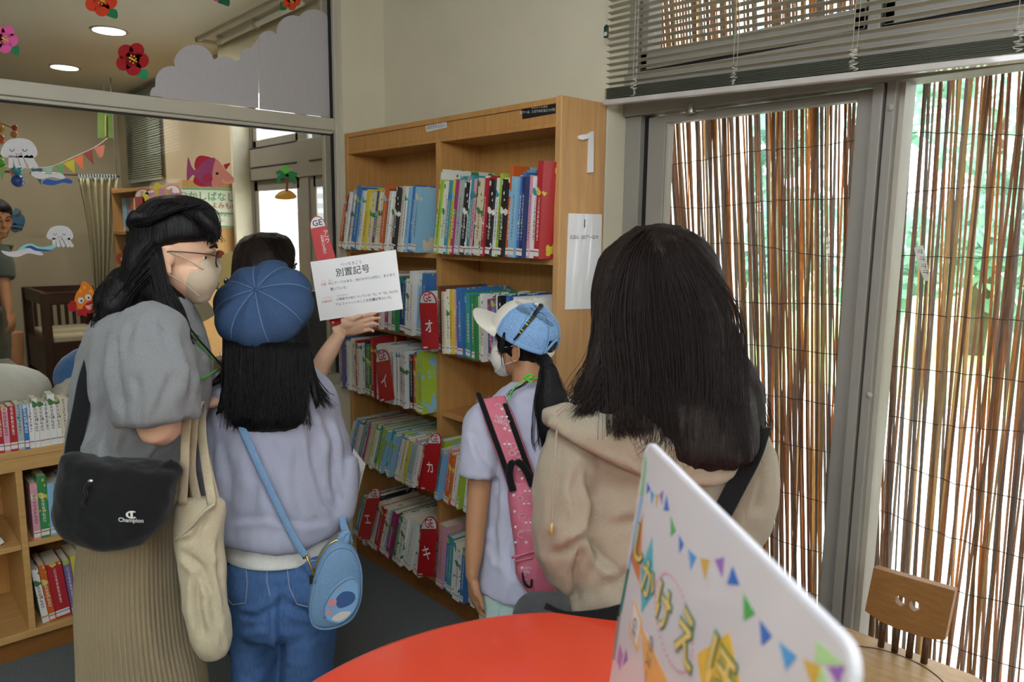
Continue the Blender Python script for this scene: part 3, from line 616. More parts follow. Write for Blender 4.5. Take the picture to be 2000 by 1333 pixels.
def add_head(mb, e0, fr, s=1.0):
    f, u, S = fr; ax = (S, f, u); k = lambda a, b, c: e0+(S*a+f*b+u*c)*s
    def e(c, r, **q): mb.ell(k(*c), tuple(x*s for x in r), ax, **q)
    e((0, -.005, .032), (.077, .098, .098), nu=24, nv=16); e((0, .034, -.05), (.06, .06, .07)); e((0, .062, -.1), (.034, .03, .024))
    e((0, .104, -.034), (.012, .017, .013)); e((0, .096, -.018), (.008, .012, .026)); e((0, .086, .016), (.05, .014, .012)); e((0, .09, -.073), (.022, .011, .006)); e((0, .088, -.083), (.02, .011, .006))
    for q in (-1, 1):
        c = k(q*.077, -.012, -.022); n = S*q
        fe = (f-n*.45).normalized(); mb.ell(c, (.009*s, .020*s, .031*s), (n, fe, u)); mb.ell(k(q*.078, -.004, -.05), (.008*s, .010*s, .012*s), ax); c2 = c+n*.010*s-f*.006*s; mb.tube([c2+(fe*-.021*math.sin(a)+u*.033*math.cos(a))*s+n*.004*s*math.sin(a) for a in [-.5+i*.42 for i in range(9)]], .0052*s, 8)
        e((q*.04, .056, -.036), (.022, .018, .02)); e((q*.032, .0655, .004), (.016, .0135, .0085)); e((q*.032, .0655, -.0145), (.015, .012, .006))
def add_eyes(root, body, e0, fr, s):
    f, u, S = fr
    for q in (-1, 1):
        c = e0+(S*q*.032+f*.0655-u*.005)*s; mb = MB().ell(c, (.0112*s,)*3, (S, f, u)); o = mb.build('eye', M_eye, body, smooth=True)
        MB().ell(c+f*.0075*s, (.0062*s, .0065*s, .0065*s), (S, f, u)).build('iris', M_iris, root, smooth=True)
        MB().tube([e0+(S*q*a+f*b+u*c_)*s for a, b, c_ in ((.014, .1, .024), (.034, .097, .03), (.054, .083, .022))], (.003*s, .004*s, .002*s), 6).build('eyebrow', M_hair_black, root, smooth=True)
def add_hand(mb, wrist, d, n, side, s=1.0, curl=(.5, .5, .45, .4), thumb=(.5, .2), spread=.06, gap=.0185, fr=1.0):
    """wrist, finger direction, palm normal, thumb side; curl in radians per joint"""
    d = V(d).normalized(); n = V(n); n = (n-d*n.dot(d)).normalized(); sd = d.cross(n); sd = sd if sd.dot(V(side)) > 0 else -sd
    w = V(wrist)
    mb.tube([w-d*.03*s, w+d*.01*s], (.024*s, .024*s), 12, flat=.75, ref=sd)
    mb.ell(w+d*.046*s, (.039*s, .05*s, .0155*s), (sd, d, n)); mb.ell(w+d*.032*s+sd*.018*s+n*.006*s, (.018*s, .032*s, .014*s), (sd, d, n))
    for i, (ln, off) in enumerate(((.068, 1.5), (.077, .5), (.071, -.5), (.054, -1.5))):
        p = w+d*(.084-.004*abs(off-.3))*s+sd*off*gap*s; dr = (d+sd*off*spread).normalized(); pts = [p-dr*.018*s, p]; c = curl[i]; a = 0
        for j, q in enumerate((.46, .30, .24)):
            a += c*(.7, 1.0, .7)[j]; p = p+(dr*math.cos(a)+n*math.sin(a))*ln*q*s; pts.append(p)
        mb.tube(pts, [x*s*fr for x in (.0095, .0092, .0085, .0078, .0062)], 10)
        mb.ell(pts[-1], (.0064*s,)*3, nu=8, nv=6)
    p = w+d*.022*s+sd*.03*s; dr = (d*math.cos(thumb[0])+sd*math.sin(thumb[0])).normalized()
    q1 = p+dr*.036*s+n*.01*s; q2 = q1+(dr*math.cos(thumb[1])+d*.25+n*math.sin(thumb[1])).normalized()*.032*s
    mb.tube([p-dr*.01*s, p+dr*.015*s, q1, q2], [x*s for x in (.015, .0135, .0105, .008)], 10); mb.ell(q2, (.008*s,)*3, nu=8, nv=6)
    return pts, q2
def figure(root, base, f, h, e0, s, arms, skin, tilt=0, voxel=.007, hands=(), neck=.05, slim=.85):
    """one continuous body: head, neck, trunk, arms, hands, legs, feet"""
    mb = MB(); fr = head_frame(f, tilt); add_head(mb, e0, fr, s); bf, bu, bs = head_frame(f); bs = bs*slim; bf_ = bf*slim; b = V((base[0], base[1], 0)); ax = (bs, bf_, bu)
    mb.tube([b+UZ*.80*h, b*.45+V((e0.x, e0.y, 0))*.55+UZ*(e0.z*.6+.82*h*.4), e0-fr[1]*.06*s-fr[0]*.012], (neck*1.2, neck, neck), 14)
    mb.ell(b+UZ*.73*h, (.08*h, .055*h, .105*h), ax); mb.ell(b+UZ*.62*h, (.066*h, .05*h, .1*h), ax); mb.ell(b+UZ*.53*h, (.072*h, .052*h, .07*h), ax); mb.ell(b+UZ*.785*h, (.085*h, .036*h, .03*h), ax)
    for q in (-1, 1):
        hp = b+bs*q*.05*h+UZ*.5*h; kn = b+bs*q*.052*h+UZ*.275*h+bf*.01*h; an = b+bs*q*.05*h+UZ*.05*h-bf*.01*h
        mb.tube([hp, kn, kn-UZ*.08*h, an], (.052*h, .034*h, .035*h, .022*h), 12, sub=3); mb.ell(an+bf*.05*h-UZ*.03*h, (.027*h, .08*h, .022*h), ax)
    for a in arms:
        mb.tube([a[0], (a[0]+a[1])/2, a[1], (a[1]+a[2])/2, a[2]], [x*h/1.6 for x in (.044, .04, .036, .032, .022)], 14, sub=4)
    for hd in hands: add_hand(mb, *hd[0], **hd[1])
    return remesh(mb, voxel, 'body', skin, root, smooth=3)
def strands(name, paths, m, parent, n=14, jit=6, r=.0011, seed=1, wav=1.5, dj=.01, mb=None):
    """hair locks: PATHS are lists of (px, py, distance); each becomes N tapering strands"""
    R = random.Random(seed); own = mb is None; mb = mb or MB()
    for path in paths:
        for _ in range(n):
            ox, oy, od = R.gauss(0, jit), R.gauss(0, jit*.5), R.gauss(0, dj); ph = R.uniform(0, 6); k = len(path); L = R.uniform(.8, 1.04); pts = []
            for i, (x, y, d) in enumerate(path):
                t = i/(k-1); g = .35+.65*t; pts.append(P(x+ox*g+wav*math.sin(ph+t*5)*t, y+oy*g, d+od*g))
            if L < 1: pts[-1] = pts[-2].lerp(pts[-1], L)
            mb.tube(pts, [r*(1, 1.1, 1, .8, .5, .3, .2, .2, .2, .2)[min(i*6//k, 9)] for i in range(k)], 4, sub=3)
    return mb.build(name, m, parent, smooth=True) if own else mb
def person(label, base): return thing('person', label, 'person', (base[0], base[1], 0))
def fl(v): return V((v.x, v.y, 0))
# ---------------------------------------------------------------- A: woman in the beige hoodie, seen from behind
b = fl(P(1285, 900, 1.78)); pA = person('person in a beige hoodie with long dark hair, seen from behind', b)
fA = HF*.9-HR*.25; e0 = P(1290, 560, 1.76)
figure(pA, b, fA, 1.6, e0, .95, [(P(1150, 850, 1.76), P(1085, 1070, 1.74), P(1190, 1120, 1.98)), (P(1420, 850, 1.79), P(1440, 1030, 1.80), P(1400, 1080, 2.0))], M_skin, hands=[((P(1190, 1120, 1.98), HR+HF*.3, UZ, HF), {}), ((P(1400, 1080, 2.0), -HR+HF*.3, UZ, HF), {})])
M_hood = cloth('hoodie_beige', '9a8f7e')
mb = loft([(765, 1225, 1415, 1.75, .07), (790, 1150, 1470, 1.76, .10), (825, 1105, 1490, 1.76, .125), (900, 1118, 1480, 1.76, .135), (1000, 1112, 1472, 1.76, .135), (1100, 1096, 1466, 1.76, .14), (1200, 1080, 1468, 1.76, .15), (1290, 1082, 1468, 1.76, .15)], n=36)
mb.tube([P(1165, 830, 1.75), P(1128, 862, 1.72), P(1106, 950, 1.70), P(1103, 1050, 1.70), P(1122, 1112, 1.74), P(1175, 1130, 1.9)], (.055, .066, .073, .075, .066, .05), 18, sub=4)
mb.tube([P(1410, 825, 1.78), P(1440, 855, 1.77), P(1458, 920, 1.75), P(1446, 1010, 1.75), P(1425, 1070, 1.86)], (.05, .062, .070, .068, .055), 18, sub=4)
remesh(mb, .009, 'hoodie', M_hood, pA, smooth=6, wr=[(.007, 9, (1, 1, .35), 2), (.0035, 22, (1, 1, .5), 5), (.005, 10, (.5, .5, 1.3), 9)], shape=creases([([(1140, 905), (1162, 985), (1150, 1040), (1108, 1070), (1078, 1088)], .016, 9), ([(1150, 1045), (1168, 1085), (1215, 1120)], .012, 8), ([(1138, 1062), (1120, 1120), (1128, 1190)], .014, 9), ([(1128, 905), (1118, 960), (1130, 1020)], .006, 6), ([(1330, 960), (1262, 1010), (1180, 1035)], .007, 12), ([(1300, 1060), (1240, 1110), (1150, 1170)], .008, 12), ([(1462, 900), (1435, 980), (1418, 1060)], .010, 9), ([(1490, 930), (1470, 1000)], .008, 8), ([(1100, 880), (1090, 960), (1082, 1030)], .005, 9)]))
mb = loft([(772, 1190, 1430, 1.70, .06), (800, 1120, 1462, 1.675, .07), (840, 1090, 1478, 1.645, .065), (880, 1150, 1465, 1.63, .055), (915, 1215, 1440, 1.63, .045), (938, 1262, 1405, 1.645, .03)], n=32)
mb.tube([P(1080, 822, 1.66), P(1118, 852, 1.628), P(1180, 882, 1.605), P(1250, 915, 1.60), P(1310, 938, 1.60), P(1400, 935, 1.605), P(1450, 905, 1.63), P(1484, 858, 1.68)], (.02, .014, .014, .015, .015, .014, .014, .02), 12, sub=4)
mb.tube([P(1082, 826, 1.70), P(1072, 812, 1.68), P(1120, 800, 1.66)], (.016, .02, .02), 10, sub=3)
remesh(mb, .008, 'hood', M_hood, pA, smooth=3, wr=[(.004, 16, (.7, 1, 1), 3)])
MB().tube([P(1088, 838, 1.63), P(1083, 900, 1.605), P(1079, 980, 1.60), P(1078, 1030, 1.60)], .0022, 8, sub=3).build('drawstring', M_hood, pA, smooth=True)
MB().tube([P(1078, 1022, 1.60), P(1076, 1046, 1.60)], .0034, 8).build('cord_end', mat('aglet', 'b99a62', .4), pA, smooth=True)
M_trA = cloth('trousers_grey', '6a6a6c')
mb = MB()
for q in (-1, 1): mb.tube([b+HR*q*.075+UZ*.86, b+HR*q*.085+UZ*.45, b+HR*q*.08+UZ*.06], (.1, .078, .07), 16, sub=3)
remesh(mb, .012, 'trousers', M_trA, pA)
mb = loft([(440, 1272, 1308, 1.75, .02), (446, 1243, 1338, 1.75, .05), (460, 1214, 1366, 1.75, .07), (480, 1192, 1386, 1.75, .088), (510, 1172, 1402, 1.75, .1), (560, 1160, 1414, 1.75, .108), (610, 1157, 1422, 1.745, .107), (660, 1154, 1432, 1.735, .1), (705, 1152, 1444, 1.715, .092), (745, 1175, 1460, 1.69, .085), (785, 1225, 1474, 1.655, .075), (825, 1256, 1480, 1.63, .06), (865, 1275, 1480, 1.61, .045), (895, 1298, 1472, 1.60, .032), (916, 1330, 1432, 1.60, .016)], n=44)
for q in [((1185, 640, 1.70), (1172, 720, 1.68), (1150, 775, 1.665), (1152, 812, 1.655)), ((1225, 680, 1.67), (1222, 750, 1.645), (1196, 795, 1.64), (1160, 816, 1.64)), ((1440, 700, 1.71), (1466, 770, 1.69), (1478, 830, 1.67), (1470, 885, 1.66))]:
    mb.tube([P(*k) for k in q], (.022, .03, .02, .004), 12, sub=4)
hairA = remesh(mb, .007, 'hair', M_hair_brown, pA, smooth=3, wr=[(.005, 17, (1, 1, .06), 3), (.0028, 45, (1, 1, .05), 6)])
R = random.Random(5); paths = []
for i in range(26):
    t = i/25; x = 1190+t*260; paths.append([(1262+t*56, 448+10*abs(t-.5), 1.705), (1215+t*150, 500, 1.655), (x-10, 610, 1.63), (x, 740, 1.60), (x+R.uniform(-10, 14), 850, 1.575), (x+R.uniform(-22, 26), R.uniform(880, 935) if x > 1255 else R.uniform(770, 820), 1.58)])
paths += [[(1172, 600, 1.72), (1165, 690, 1.72), (1142+R.uniform(-12, 14), 760, 1.70), (1112+R.uniform(-8, 40), R.uniform(770, 812), 1.70)] for _ in range(9)]
paths += [[(1205+R.uniform(-20, 24), 600, 1.665), (1192+R.uniform(-14, 20), 690, 1.655), (1164+R.uniform(-12, 20), 765, 1.64), (1146+R.uniform(-26, 22), R.uniform(800, 828), 1.635)] for _ in range(14)]
paths += [[(1425, 640, 1.73), (1448, 720, 1.72), (1474, 780, 1.70), (1486+R.uniform(-10, 8), 850, 1.69)] for _ in range(6)]
strands('hair_strands', paths, M_hair_brown, hairA, n=22, jit=13, r=.0008, seed=3, wav=7, dj=.008)
# her shoulder bag
M_blk = cloth('bag_black', '141416', .1, 200)
sbA = thing('shoulder_bag', 'dark shoulder bag with a broad black strap slung across the beige hoodie', 'bag', P(1050, 1240, 1.66))
mb = MB(); mb.tube([P(1490, 835, 1.66), P(1474, 880, 1.615), P(1440, 945, 1.595), P(1405, 1010, 1.59), P(1340, 1100, 1.585), P(1240, 1190, 1.58), P(1120, 1215, 1.60), P(1060, 1195, 1.62)], .021, 12, flat=.09, sub=5, ref=HR*.8+UZ*.5); mb.build('strap', M_blk, sbA, smooth=True)
mb = loft([(1168, 1040, 1100, 1.66, .03), (1178, 1018, 1110, 1.66, .05), (1210, 1000, 1115, 1.66, .06), (1300, 1000, 1120, 1.66, .06), (1330, 1010, 1110, 1.66, .05)], n=24, power=3); remesh(mb, .008, 'pouch', cloth('bag_charcoal', '3c3d40', .15, 200), sbA, wr=[(.004, 9, (1, 1, 1), 2)])
# ---------------------------------------------------------------- B: woman with glasses, in profile
b = fl(P(252, 900, 1.79)); pB = person('person with glasses and a beige mask in a grey blouse, in profile', b)
fB = HR*.93+HF*.36; e0B = P(340, 490, 1.77); sB = .93; frB = head_frame(fB, 9)
wr_ = P(396, 742, 2.06)
bodyB = figure(pB, b, fB, 1.66, e0B, sB, [(P(285, 660, 1.64), P(305, 838, 1.60), P(384, 792, 1.85)), (P(300, 660, 1.92), P(330, 840, 1.98), P(396, 745, 2.06))], M_skin, tilt=9, hands=[((P(384, 792, 1.85), HR*.25+HF*.95-UZ*.05, UZ, -HR), {}), ((wr_, HR*.75+UZ*.8, -HF*.2+HR, UZ), dict(curl=(.9, .95, 1, 1)))], voxel=.006, neck=.045)
add_eyes(pB, bodyB, e0B, frB, sB)
f, u, S = frB; K = lambda a, b_, c: e0B+(S*a+f*b_+u*c)*sB
M_mask = cloth('mask_beige', 'b5a691', .03, 300, .1); M_maskw = cloth('mask_white', 'd6d4cf', .03, 300, .1)
def face_mask(root, K, ax, s, m, strapcol):
    mb = MB(); mb.ell(K(0, .058, -.057), (.061*s, .058*s, .064*s), ax, nu=24, nv=16); mb.ell(K(0, .1, -.03), (.017*s, .021*s, .028*s), ax); mb.ell(K(0, .07, -.1), (.036*s, .034*s, .03*s), ax); o = remesh(mb, .005, 'mask', m, root, smooth=5)
    mb = MB()
    for q in (-1, 1):
        for za, zb_ in ((-.025, -.0), (-.095, -.05)): mb.tube([K(q*.054, .075, za-.01), K(q*.072, .03, (za+zb_)/2), K(q*.083, -.018, zb_)], .0016, 6, sub=4)
    mb.build('ear_loop', strapcol, o, smooth=True)
face_mask(pB, K, (S, f, u), sB, M_mask, M_mask)
gl = MB()
for q in (-1, 1):
    c = K(q*.034, .108, -.004); gl.tube([c+(S*.026*math.cos(a)*sB+u*.02*math.sin(a)*sB-f*.006*abs(math.cos(a))) for a in [2*math.pi*i/20 for i in range(21)]], .0016, 6)
    gl.tube([K(q*.06, .1, .004), K(q*.078, .075, .006), K(q*.083, -.005, .0), K(q*.083, -.025, -.014)], .0015, 6, sub=3)
gl.tube([K(-.008, .11, 0), K(0, .113, .002), K(.008, .11, 0)], .0016, 6)
go = gl.build('glasses', mat('glasses_black', '1a1a1c', .3), pB, smooth=True)
mb = MB()
for q in (-1, 1):
    c = K(q*.034, .1075, -.004); mb.prism([c+(S*.025*math.cos(a)+u*.019*math.sin(a))*sB for a in [2*math.pi*i/20 for i in range(20)]], f*.0012)
mb.build('lens', glass_mat('lens_glass', (.95, .97, .96), 2.0), go)
mb = loft([(383, 328, 366, 1.77, .02), (390, 300, 392, 1.77, .05), (404, 278, 412, 1.77, .07), (425, 263, 424, 1.77, .083), (445, 257, 428, 1.77, .088), (462, 255, 424, 1.77, .088), (474, 256, 388, 1.77, .09), (488, 256, 352, 1.77, .09), (510, 255, 333, 1.77, .09), (540, 250, 335, 1.77, .088), (562, 236, 352, 1.77, .085), (585, 213, 362, 1.77, .085), (605, 205, 366, 1.77, .08), (618, 225, 360, 1.77, .06)], n=40)
for q, rr in [(((300, 560, 1.71), (328, 602, 1.68), (354, 642, 1.67), (369, 672, 1.68)), (.03, .03, .02, .005)), (((250, 555, 1.75), (222, 575, 1.72), (200, 590, 1.70), (188, 602, 1.69)), (.05, .04, .024, .006)), (((252, 560, 1.70), (225, 600, 1.68), (205, 622, 1.67), (196, 640, 1.67)), (.045, .035, .02, .006)), (((330, 580, 1.86), (352, 620, 1.86), (372, 660, 1.85)), (.04, .03, .006)), (((385, 418, 1.70), (410, 440, 1.70), (424, 462, 1.71), (422, 472, 1.715)), (.018, .016, .010, .003)), (((268, 415, 1.70), (258, 432, 1.70), (252, 440, 1.72)), (.012, .012, .006))]:
    mb.tube([P(*k) for k in q], rr, 12, sub=4)
hairB = remesh(mb, .0065, 'hair', M_hair_black, pB, smooth=3, wr=[(.004, 20, (.5, 1, .35), 3), (.002, 50, (.6, 1, .3), 6)])
R = random.Random(9); paths = []
for i in range(14): y = 545+i*5; paths.append([(300, 470+i*5, 1.67), (262, 520+i*4, 1.665), (232+R.uniform(-8, 8), 565+i*3, 1.66), (206+R.uniform(-12, 12), 590+i*2.5, 1.66), (188+R.uniform(-10, 18), 600+i*3.4, 1.66)])
for i in range(12): paths.append([(288+i*2, 480, 1.675), (304+i*2, 560, 1.66), (328+i*2, 615, 1.655), (354+R.uniform(-10, 10), 650, 1.66), (374+R.uniform(-16, 8), 672+R.uniform(-12, 22), 1.665)])
for i in range(12): paths.append([(300+i*7, 396+abs(i-4)*2, 1.70), (345+i*6, 408, 1.695), (388+i*3, 432, 1.70), (408+R.uniform(0, 14), 455, 1.71), (414+R.uniform(-8, 12), 474+R.uniform(-8, 8), 1.715)])
for i in range(14): paths.append([(390-i*6, 400, 1.695), (345-i*4, 410+i, 1.68), (300-i, 425+i, 1.675), (262, 436+R.uniform(-6, 6), 1.69)])
paths.append([(300, 590, 1.665), (268, 608, 1.655), (270, 640, 1.65), (300, 650, 1.65), (330, 640, 1.65)])
strands('hair_strands', paths, M_hair_black, hairB, n=10, jit=6, r=.001, seed=4, wav=3, dj=.006)
MB().ell(P(262, 442, 1.735), (.014, .03, .02), (HR, HF, UZ)).build('hair_clip', mat('clip_silver', 'a9a69c', .3, metal=.7), hairB, smooth=True)
M_grey = cloth('blouse_grey', '77797c', .10, 330, .4)
mb = loft([(578, 285, 352, 1.77, .06), (592, 258, 366, 1.775, .09), (612, 222, 372, 1.78, .14), (640, 200, 380, 1.78, .17), (690, 180, 394, 1.78, .18), (740, 170, 398, 1.78, .175), (800, 164, 392, 1.78, .17), (850, 156, 372, 1.78, .172), (890, 150, 352, 1.78, .178), (922, 152, 350, 1.78, .18), (930, 160, 340, 1.78, .17)], n=40)
mb.tube([P(288, 628, 1.66), P(294, 660, 1.62), P(300, 720, 1.585), P(306, 780, 1.575), P(310, 822, 1.575)], (.05, .078, .088, .088, .083), 20, sub=4)
mb.tube([P(300, 640, 1.90), P(330, 720, 1.95), P(352, 800, 1.96)], (.06, .08, .08), 18, sub=4)
remesh(mb, .008, 'blouse', M_grey, pB, smooth=4, wr=[(.008, 10, (1, 1, .3), 1), (.004, 24, (1, 1, .45), 4), (.004, 12, (.6, .6, 1.2), 7)], shape=creases([([(238, 640), (228, 700), (232, 770), (244, 826)], .010, 6), ([(262, 625), (248, 665), (244, 700)], .008, 5), ([(285, 622), (280, 660), (272, 700)], .006, 5), ([(312, 622), (318, 660), (322, 700)], .005, 5), ([(340, 720), (320, 770), (300, 818)], .007, 8), ([(262, 730), (275, 780), (270, 826)], .006, 7), ([(190, 700), (205, 780), (190, 860), (172, 905)], .009, 9), ([(250, 840), (240, 880), (255, 915)], .009, 8), ([(345, 850), (290, 905), (190, 925)], .010, 7), ([(215, 800), (200, 860), (215, 915)], .007, 8), ([(355, 660), (372, 720), (368, 790)], .007, 7)]))
mb = loft([(890, 300, 356, 1.88, .06), (950, 308, 362, 1.9, .06), (1030, 318, 360, 1.9, .05), (1055, 335, 356, 1.9, .03)], n=24); remesh(mb, .009, 'blouse_tail', M_grey, pB, wr=[(.006, 8, (1, 1, .3), 1)])
mb = MB(); R8 = [P(286, 615, 1.655), P(300, 612, 1.625), P(322, 614, 1.62), P(338, 626, 1.63)]
mb.tube([P(228, 690, 1.65), P(235, 652, 1.625), P(252, 622, 1.62), P(290, 612, 1.605), P(325, 614, 1.61), P(352, 632, 1.63), P(366, 668, 1.66)], .004, 8, sub=4); mb.build('sleeve_seam', M_grey, pB, smooth=True)
M_pleat = cloth('pleated_beige', '87785f', .05, 240, .2)
def pleat(th, r): return .026*math.sin(78*th)*min(1, r/6)+.05*math.sin(5*th+r*.15)*min(1, r/12)
loft([(905, 190, 352, 1.78, .14), (1000, 182, 350, 1.78, .155), (1070, 176, 352, 1.78, .165), (1150, 176, 356, 1.78, .17), (1240, 182, 366, 1.78, .175), (1330, 186, 384, 1.78, .185), (1500, 186, 400, 1.78, .2), (1690, 195, 405, 1.78, .2)], n=624, sub=4, fold=pleat).build('pleated_trousers', M_pleat, pB, smooth=True)
M_green = mat('lanyard_green', '4fae3a', .5)
MB().tube([P(262, 600, 1.63), P(310, 640, 1.60), P(360, 680, 1.64), P(385, 740, 1.72), P(424, 722, 1.86)], .0025, 6, sub=4).tube([P(352, 610, 1.68), P(368, 645, 1.70), P(395, 680, 1.78), P(426, 712, 1.86)], .002, 6, sub=3).build('lanyard', M_green, pB, smooth=True)
MB().tube([P(360, 628, 1.70), P(392, 668, 1.78), P(436, 718, 1.84)], .0025, 6).build('pencil', mat('pencil_dark', '1c1c1e', .5), pB, smooth=True)
mb = loft([(628, 366, 388, 1.86, .03), (660, 374, 398, 1.86, .05), (720, 384, 408, 1.87, .06), (790, 384, 402, 1.88, .05)], n=18); remesh(mb, .008, 'white_collar', cloth('white_cotton', 'd3d5da'), pB)
# black cross-body bag
cbB = thing('crossbody_bag', 'black cross-body bag with white script logo at the hip of the grey blouse', 'bag', P(230, 1070, 1.58))
mb = loft([(886, 128, 150, 1.60, .02), (896, 124, 200, 1.60, .04), (915, 122, 345, 1.60, .055), (950, 114, 340, 1.59, .062), (990, 112, 334, 1.585, .062), (1020, 116, 322, 1.585, .058), (1045, 136, 300, 1.585, .05), (1062, 168, 270, 1.585, .036), (1070, 200, 240, 1.585, .02)], n=36, power=2.6)
mb.tube([P(322, 916, 1.60), P(342, 908, 1.62)], (.014, .014), 10)
remesh(mb, .007, 'bag_body', M_blk, cbB, smooth=4, wr=[(.004, 12, (1, 1, .8), 4), (.002, 26, (1, 1, 1), 5)])
mb = MB(); mb.tube([P(140, 902, 1.61), P(146, 860, 1.60), P(158, 800, 1.60), P(172, 730, 1.62), P(200, 660, 1.66), P(255, 598, 1.70), P(310, 590, 1.78), P(360, 640, 1.92), P(380, 740, 1.97), P(370, 850, 1.97), P(345, 905, 1.95), P(340, 915, 1.70)], .017, 12, flat=.14, sub=5, ref=HF*.3+HR); mb.build('strap', M_blk, cbB, smooth=True)
MB().tube([P(128, 896, 1.585), P(146, 902, 1.585)], .0035, 8).build('buckle', mat('buckle_bronze', '7a6a4a', .3, metal=.8), cbB, smooth=True)
MB().ell(P(177, 940, 1.522), (.006, .004, .004), (HR, HF, UZ)).build('zip_slider', mat('steel_bright', 'c9c7c2', .2, metal=.9), cbB, smooth=True)
mb = MB(); q0 = [P(172, 944, 1.519), P(166, 956, 1.517), P(169, 968, 1.517), P(163, 980, 1.517), P(164, 992, 1.517)]; mb.tube(q0, .003, 6, sub=6); mb.build('zip_cord', M_blk, cbB, smooth=True)
UB = HR-HF*.0; o_ = P(258, 1006, 1.5195); M_logo = mat('logo_white', 'd9d9d6', .6)
lm = MB(); rx, ry = .0125, .0082
for ro, ri, a0, a1 in ((1, .66, 48, 312),):
    outer = [o_+HR*rx*ro*math.cos(math.radians(a))+UZ*ry*ro*math.sin(math.radians(a)) for a in range(a0, a1+1, 10)]; inner = [o_+HR*rx*ri*math.cos(math.radians(a))+UZ*ry*ri*1.05*math.sin(math.radians(a)) for a in range(a1, a0-1, -10)]
    n_ = len(outer)
    for i in range(n_-1): lm.prism([outer[i], outer[i+1], inner[n_-2-i], inner[n_-1-i]], -HF*.001)
lm.obox(o_-HR*.0030-UZ*.0056, HR*.0045, UZ*.011, -HF*.001); lm.build('logo', M_logo, cbB)
text('logo_script', 'Champion', M_logo, cbB, P(256, 1017, 1.519), HR+UZ*-.04, UZ, .0125, bold=.012)
# cream tote over her forearm
M_tote = cloth('tote_canvas', 'b4a88f', .06, 260, .35)
tb = thing('tote_bag', 'cream canvas tote hanging by long handles from the forearm in the grey sleeve', 'bag', P(400, 1280, 1.70))
mb = loft([(975, 352, 420, 1.70, .02), (985, 345, 436, 1.70, .028), (1040, 344, 434, 1.70, .036), (1100, 350, 436, 1.70, .04), (1160, 356, 440, 1.70, .042), (1220, 372, 446, 1.70, .042), (1260, 384, 450, 1.70, .036), (1284, 398, 442, 1.70, .018)], n=30, power=2.4)
remesh(mb, .007, 'bag_body', M_tote, tb, smooth=3, wr=[(.006, 11, (1.2, 1, .4), 3), (.003, 24, (1, 1, .5), 6)], shape=creases([([(352, 1075), (392, 1110), (414, 1160), (420, 1230)], .012, 7), ([(388, 1110), (384, 1180), (398, 1250)], .010, 7), ([(430, 1040), (428, 1120), (440, 1200)], .008, 6), ([(400, 1010), (380, 1050), (350, 1062)], .008, 6), ([(410, 1200), (430, 1240), (438, 1270)], .006, 5)]))
mb = MB()
for xo, dd in ((0, 1.665), (14, 1.70)):
    mb.tube([P(356+xo*2.2, 985, dd), P(360+xo, 920, dd-.01), P(362+xo, 860, dd-.015), P(366+xo, 815, dd-.005), P(376+xo, 786, 1.74), P(388+xo*.4, 800, 1.80), P(396, 870, 1.72), P(414+xo*.6, 985, dd)], .0105, 10, flat=.18, sub=5, ref=HR)
mb.build('handle', M_tote, tb, smooth=True)
mb = MB(); mb.tube([P(341, 1056, 1.665), P(372, 1030, 1.655), P(398, 1000, 1.655), P(420, 984, 1.665)], .004, 8, sub=3); mb.build('hem', M_tote, tb, smooth=True)
# ---------------------------------------------------------------- C: girl in the denim beret
b = fl(P(545, 1000, 2.02)); pC = person('person in a blue denim beret, lavender sweatshirt and jeans, seen from behind', b)
fC = HF*.95+HR*.25; e0C = P(518, 612, 2.0)
figure(pC, b, fC, 1.5, e0C, .9, [(P(445, 780, 2.0), P(425, 940, 2.0), P(470, 930, 2.2)), (P(625, 780, 2.05), P(650, 940, 2.06), P(640, 920, 2.26))], M_skin, hands=[((P(470, 930, 2.2), HF+HR*.4, UZ, -HR), {}), ((P(640, 920, 2.26), HF, UZ, HR), {})])
M_lav = cloth('sweat_lavender', '989bae', .04, 300, .25)
mb = loft([(705, 478, 575, 2.0, .07), (722, 455, 612, 2.0, .085), (742, 412, 640, 2.0, .11), (768, 394, 657, 2.0, .13), (810, 386, 668, 2.0, .145), (860, 384, 680, 2.0, .15), (910, 386, 687, 2.0, .155), (955, 398, 689, 2.0, .16), (990, 408, 688, 2.0, .165), (1015, 418, 684, 2.0, .17), (1030, 428, 676, 2.0, .165), (1034, 440, 660, 2.0, .15)], n=44)
mb.tube([P(668, 900, 1.98), P(676, 960, 1.955), P(674, 1000, 1.95), P(664, 1020, 1.97)], (.04, .036, .032, .018), 12, sub=4)
remesh(mb, .009, 'sweatshirt', M_lav, pC, smooth=5, wr=[(.010, 8, (1, .8, .28), 6), (.0035, 22, (1, 1, .4), 2)], shape=creases([([(622, 770), (648, 860), (652, 950), (668, 1000)], .013, 9), ([(600, 820), (612, 900), (640, 985), (662, 1012)], .010, 8), ([(660, 800), (674, 880), (676, 960)], .008, 8), ([(585, 860), (575, 940), (590, 1020)], .006, 10), ([(398, 790), (412, 870), (408, 950), (425, 1015)], .011, 9), ([(430, 850), (446, 940), (440, 1015)], .007, 10), ([(490, 880), (500, 960), (480, 1025)], .006, 11), ([(540, 860), (528, 950), (540, 1028)], .005, 11), ([(440, 1018), (520, 1010), (600, 1022), (660, 1012)], .006, 7), ([(420, 770), (398, 830)], .007, 8)]))
loft([(1010, 442, 664, 2.0, .145), (1030, 440, 665, 2.0, .148), (1050, 440, 665, 2.0, .148), (1066, 442, 663, 2.0, .146), (1070, 444, 660, 2.0, .14)], n=120, fold=lambda th, r: .004*math.sin(60*th)).build('white_hem', cloth('white_rib', 'd6d5d2'), pC, smooth=True)
M_jean = mat('jeans_blue', '43618f', .85, .14, 200, stretch=(1, 1, .25), bump=.4, bscale=500, spec=.2); M_stitch = mat('jean_stitch', '8d97a8', .8)
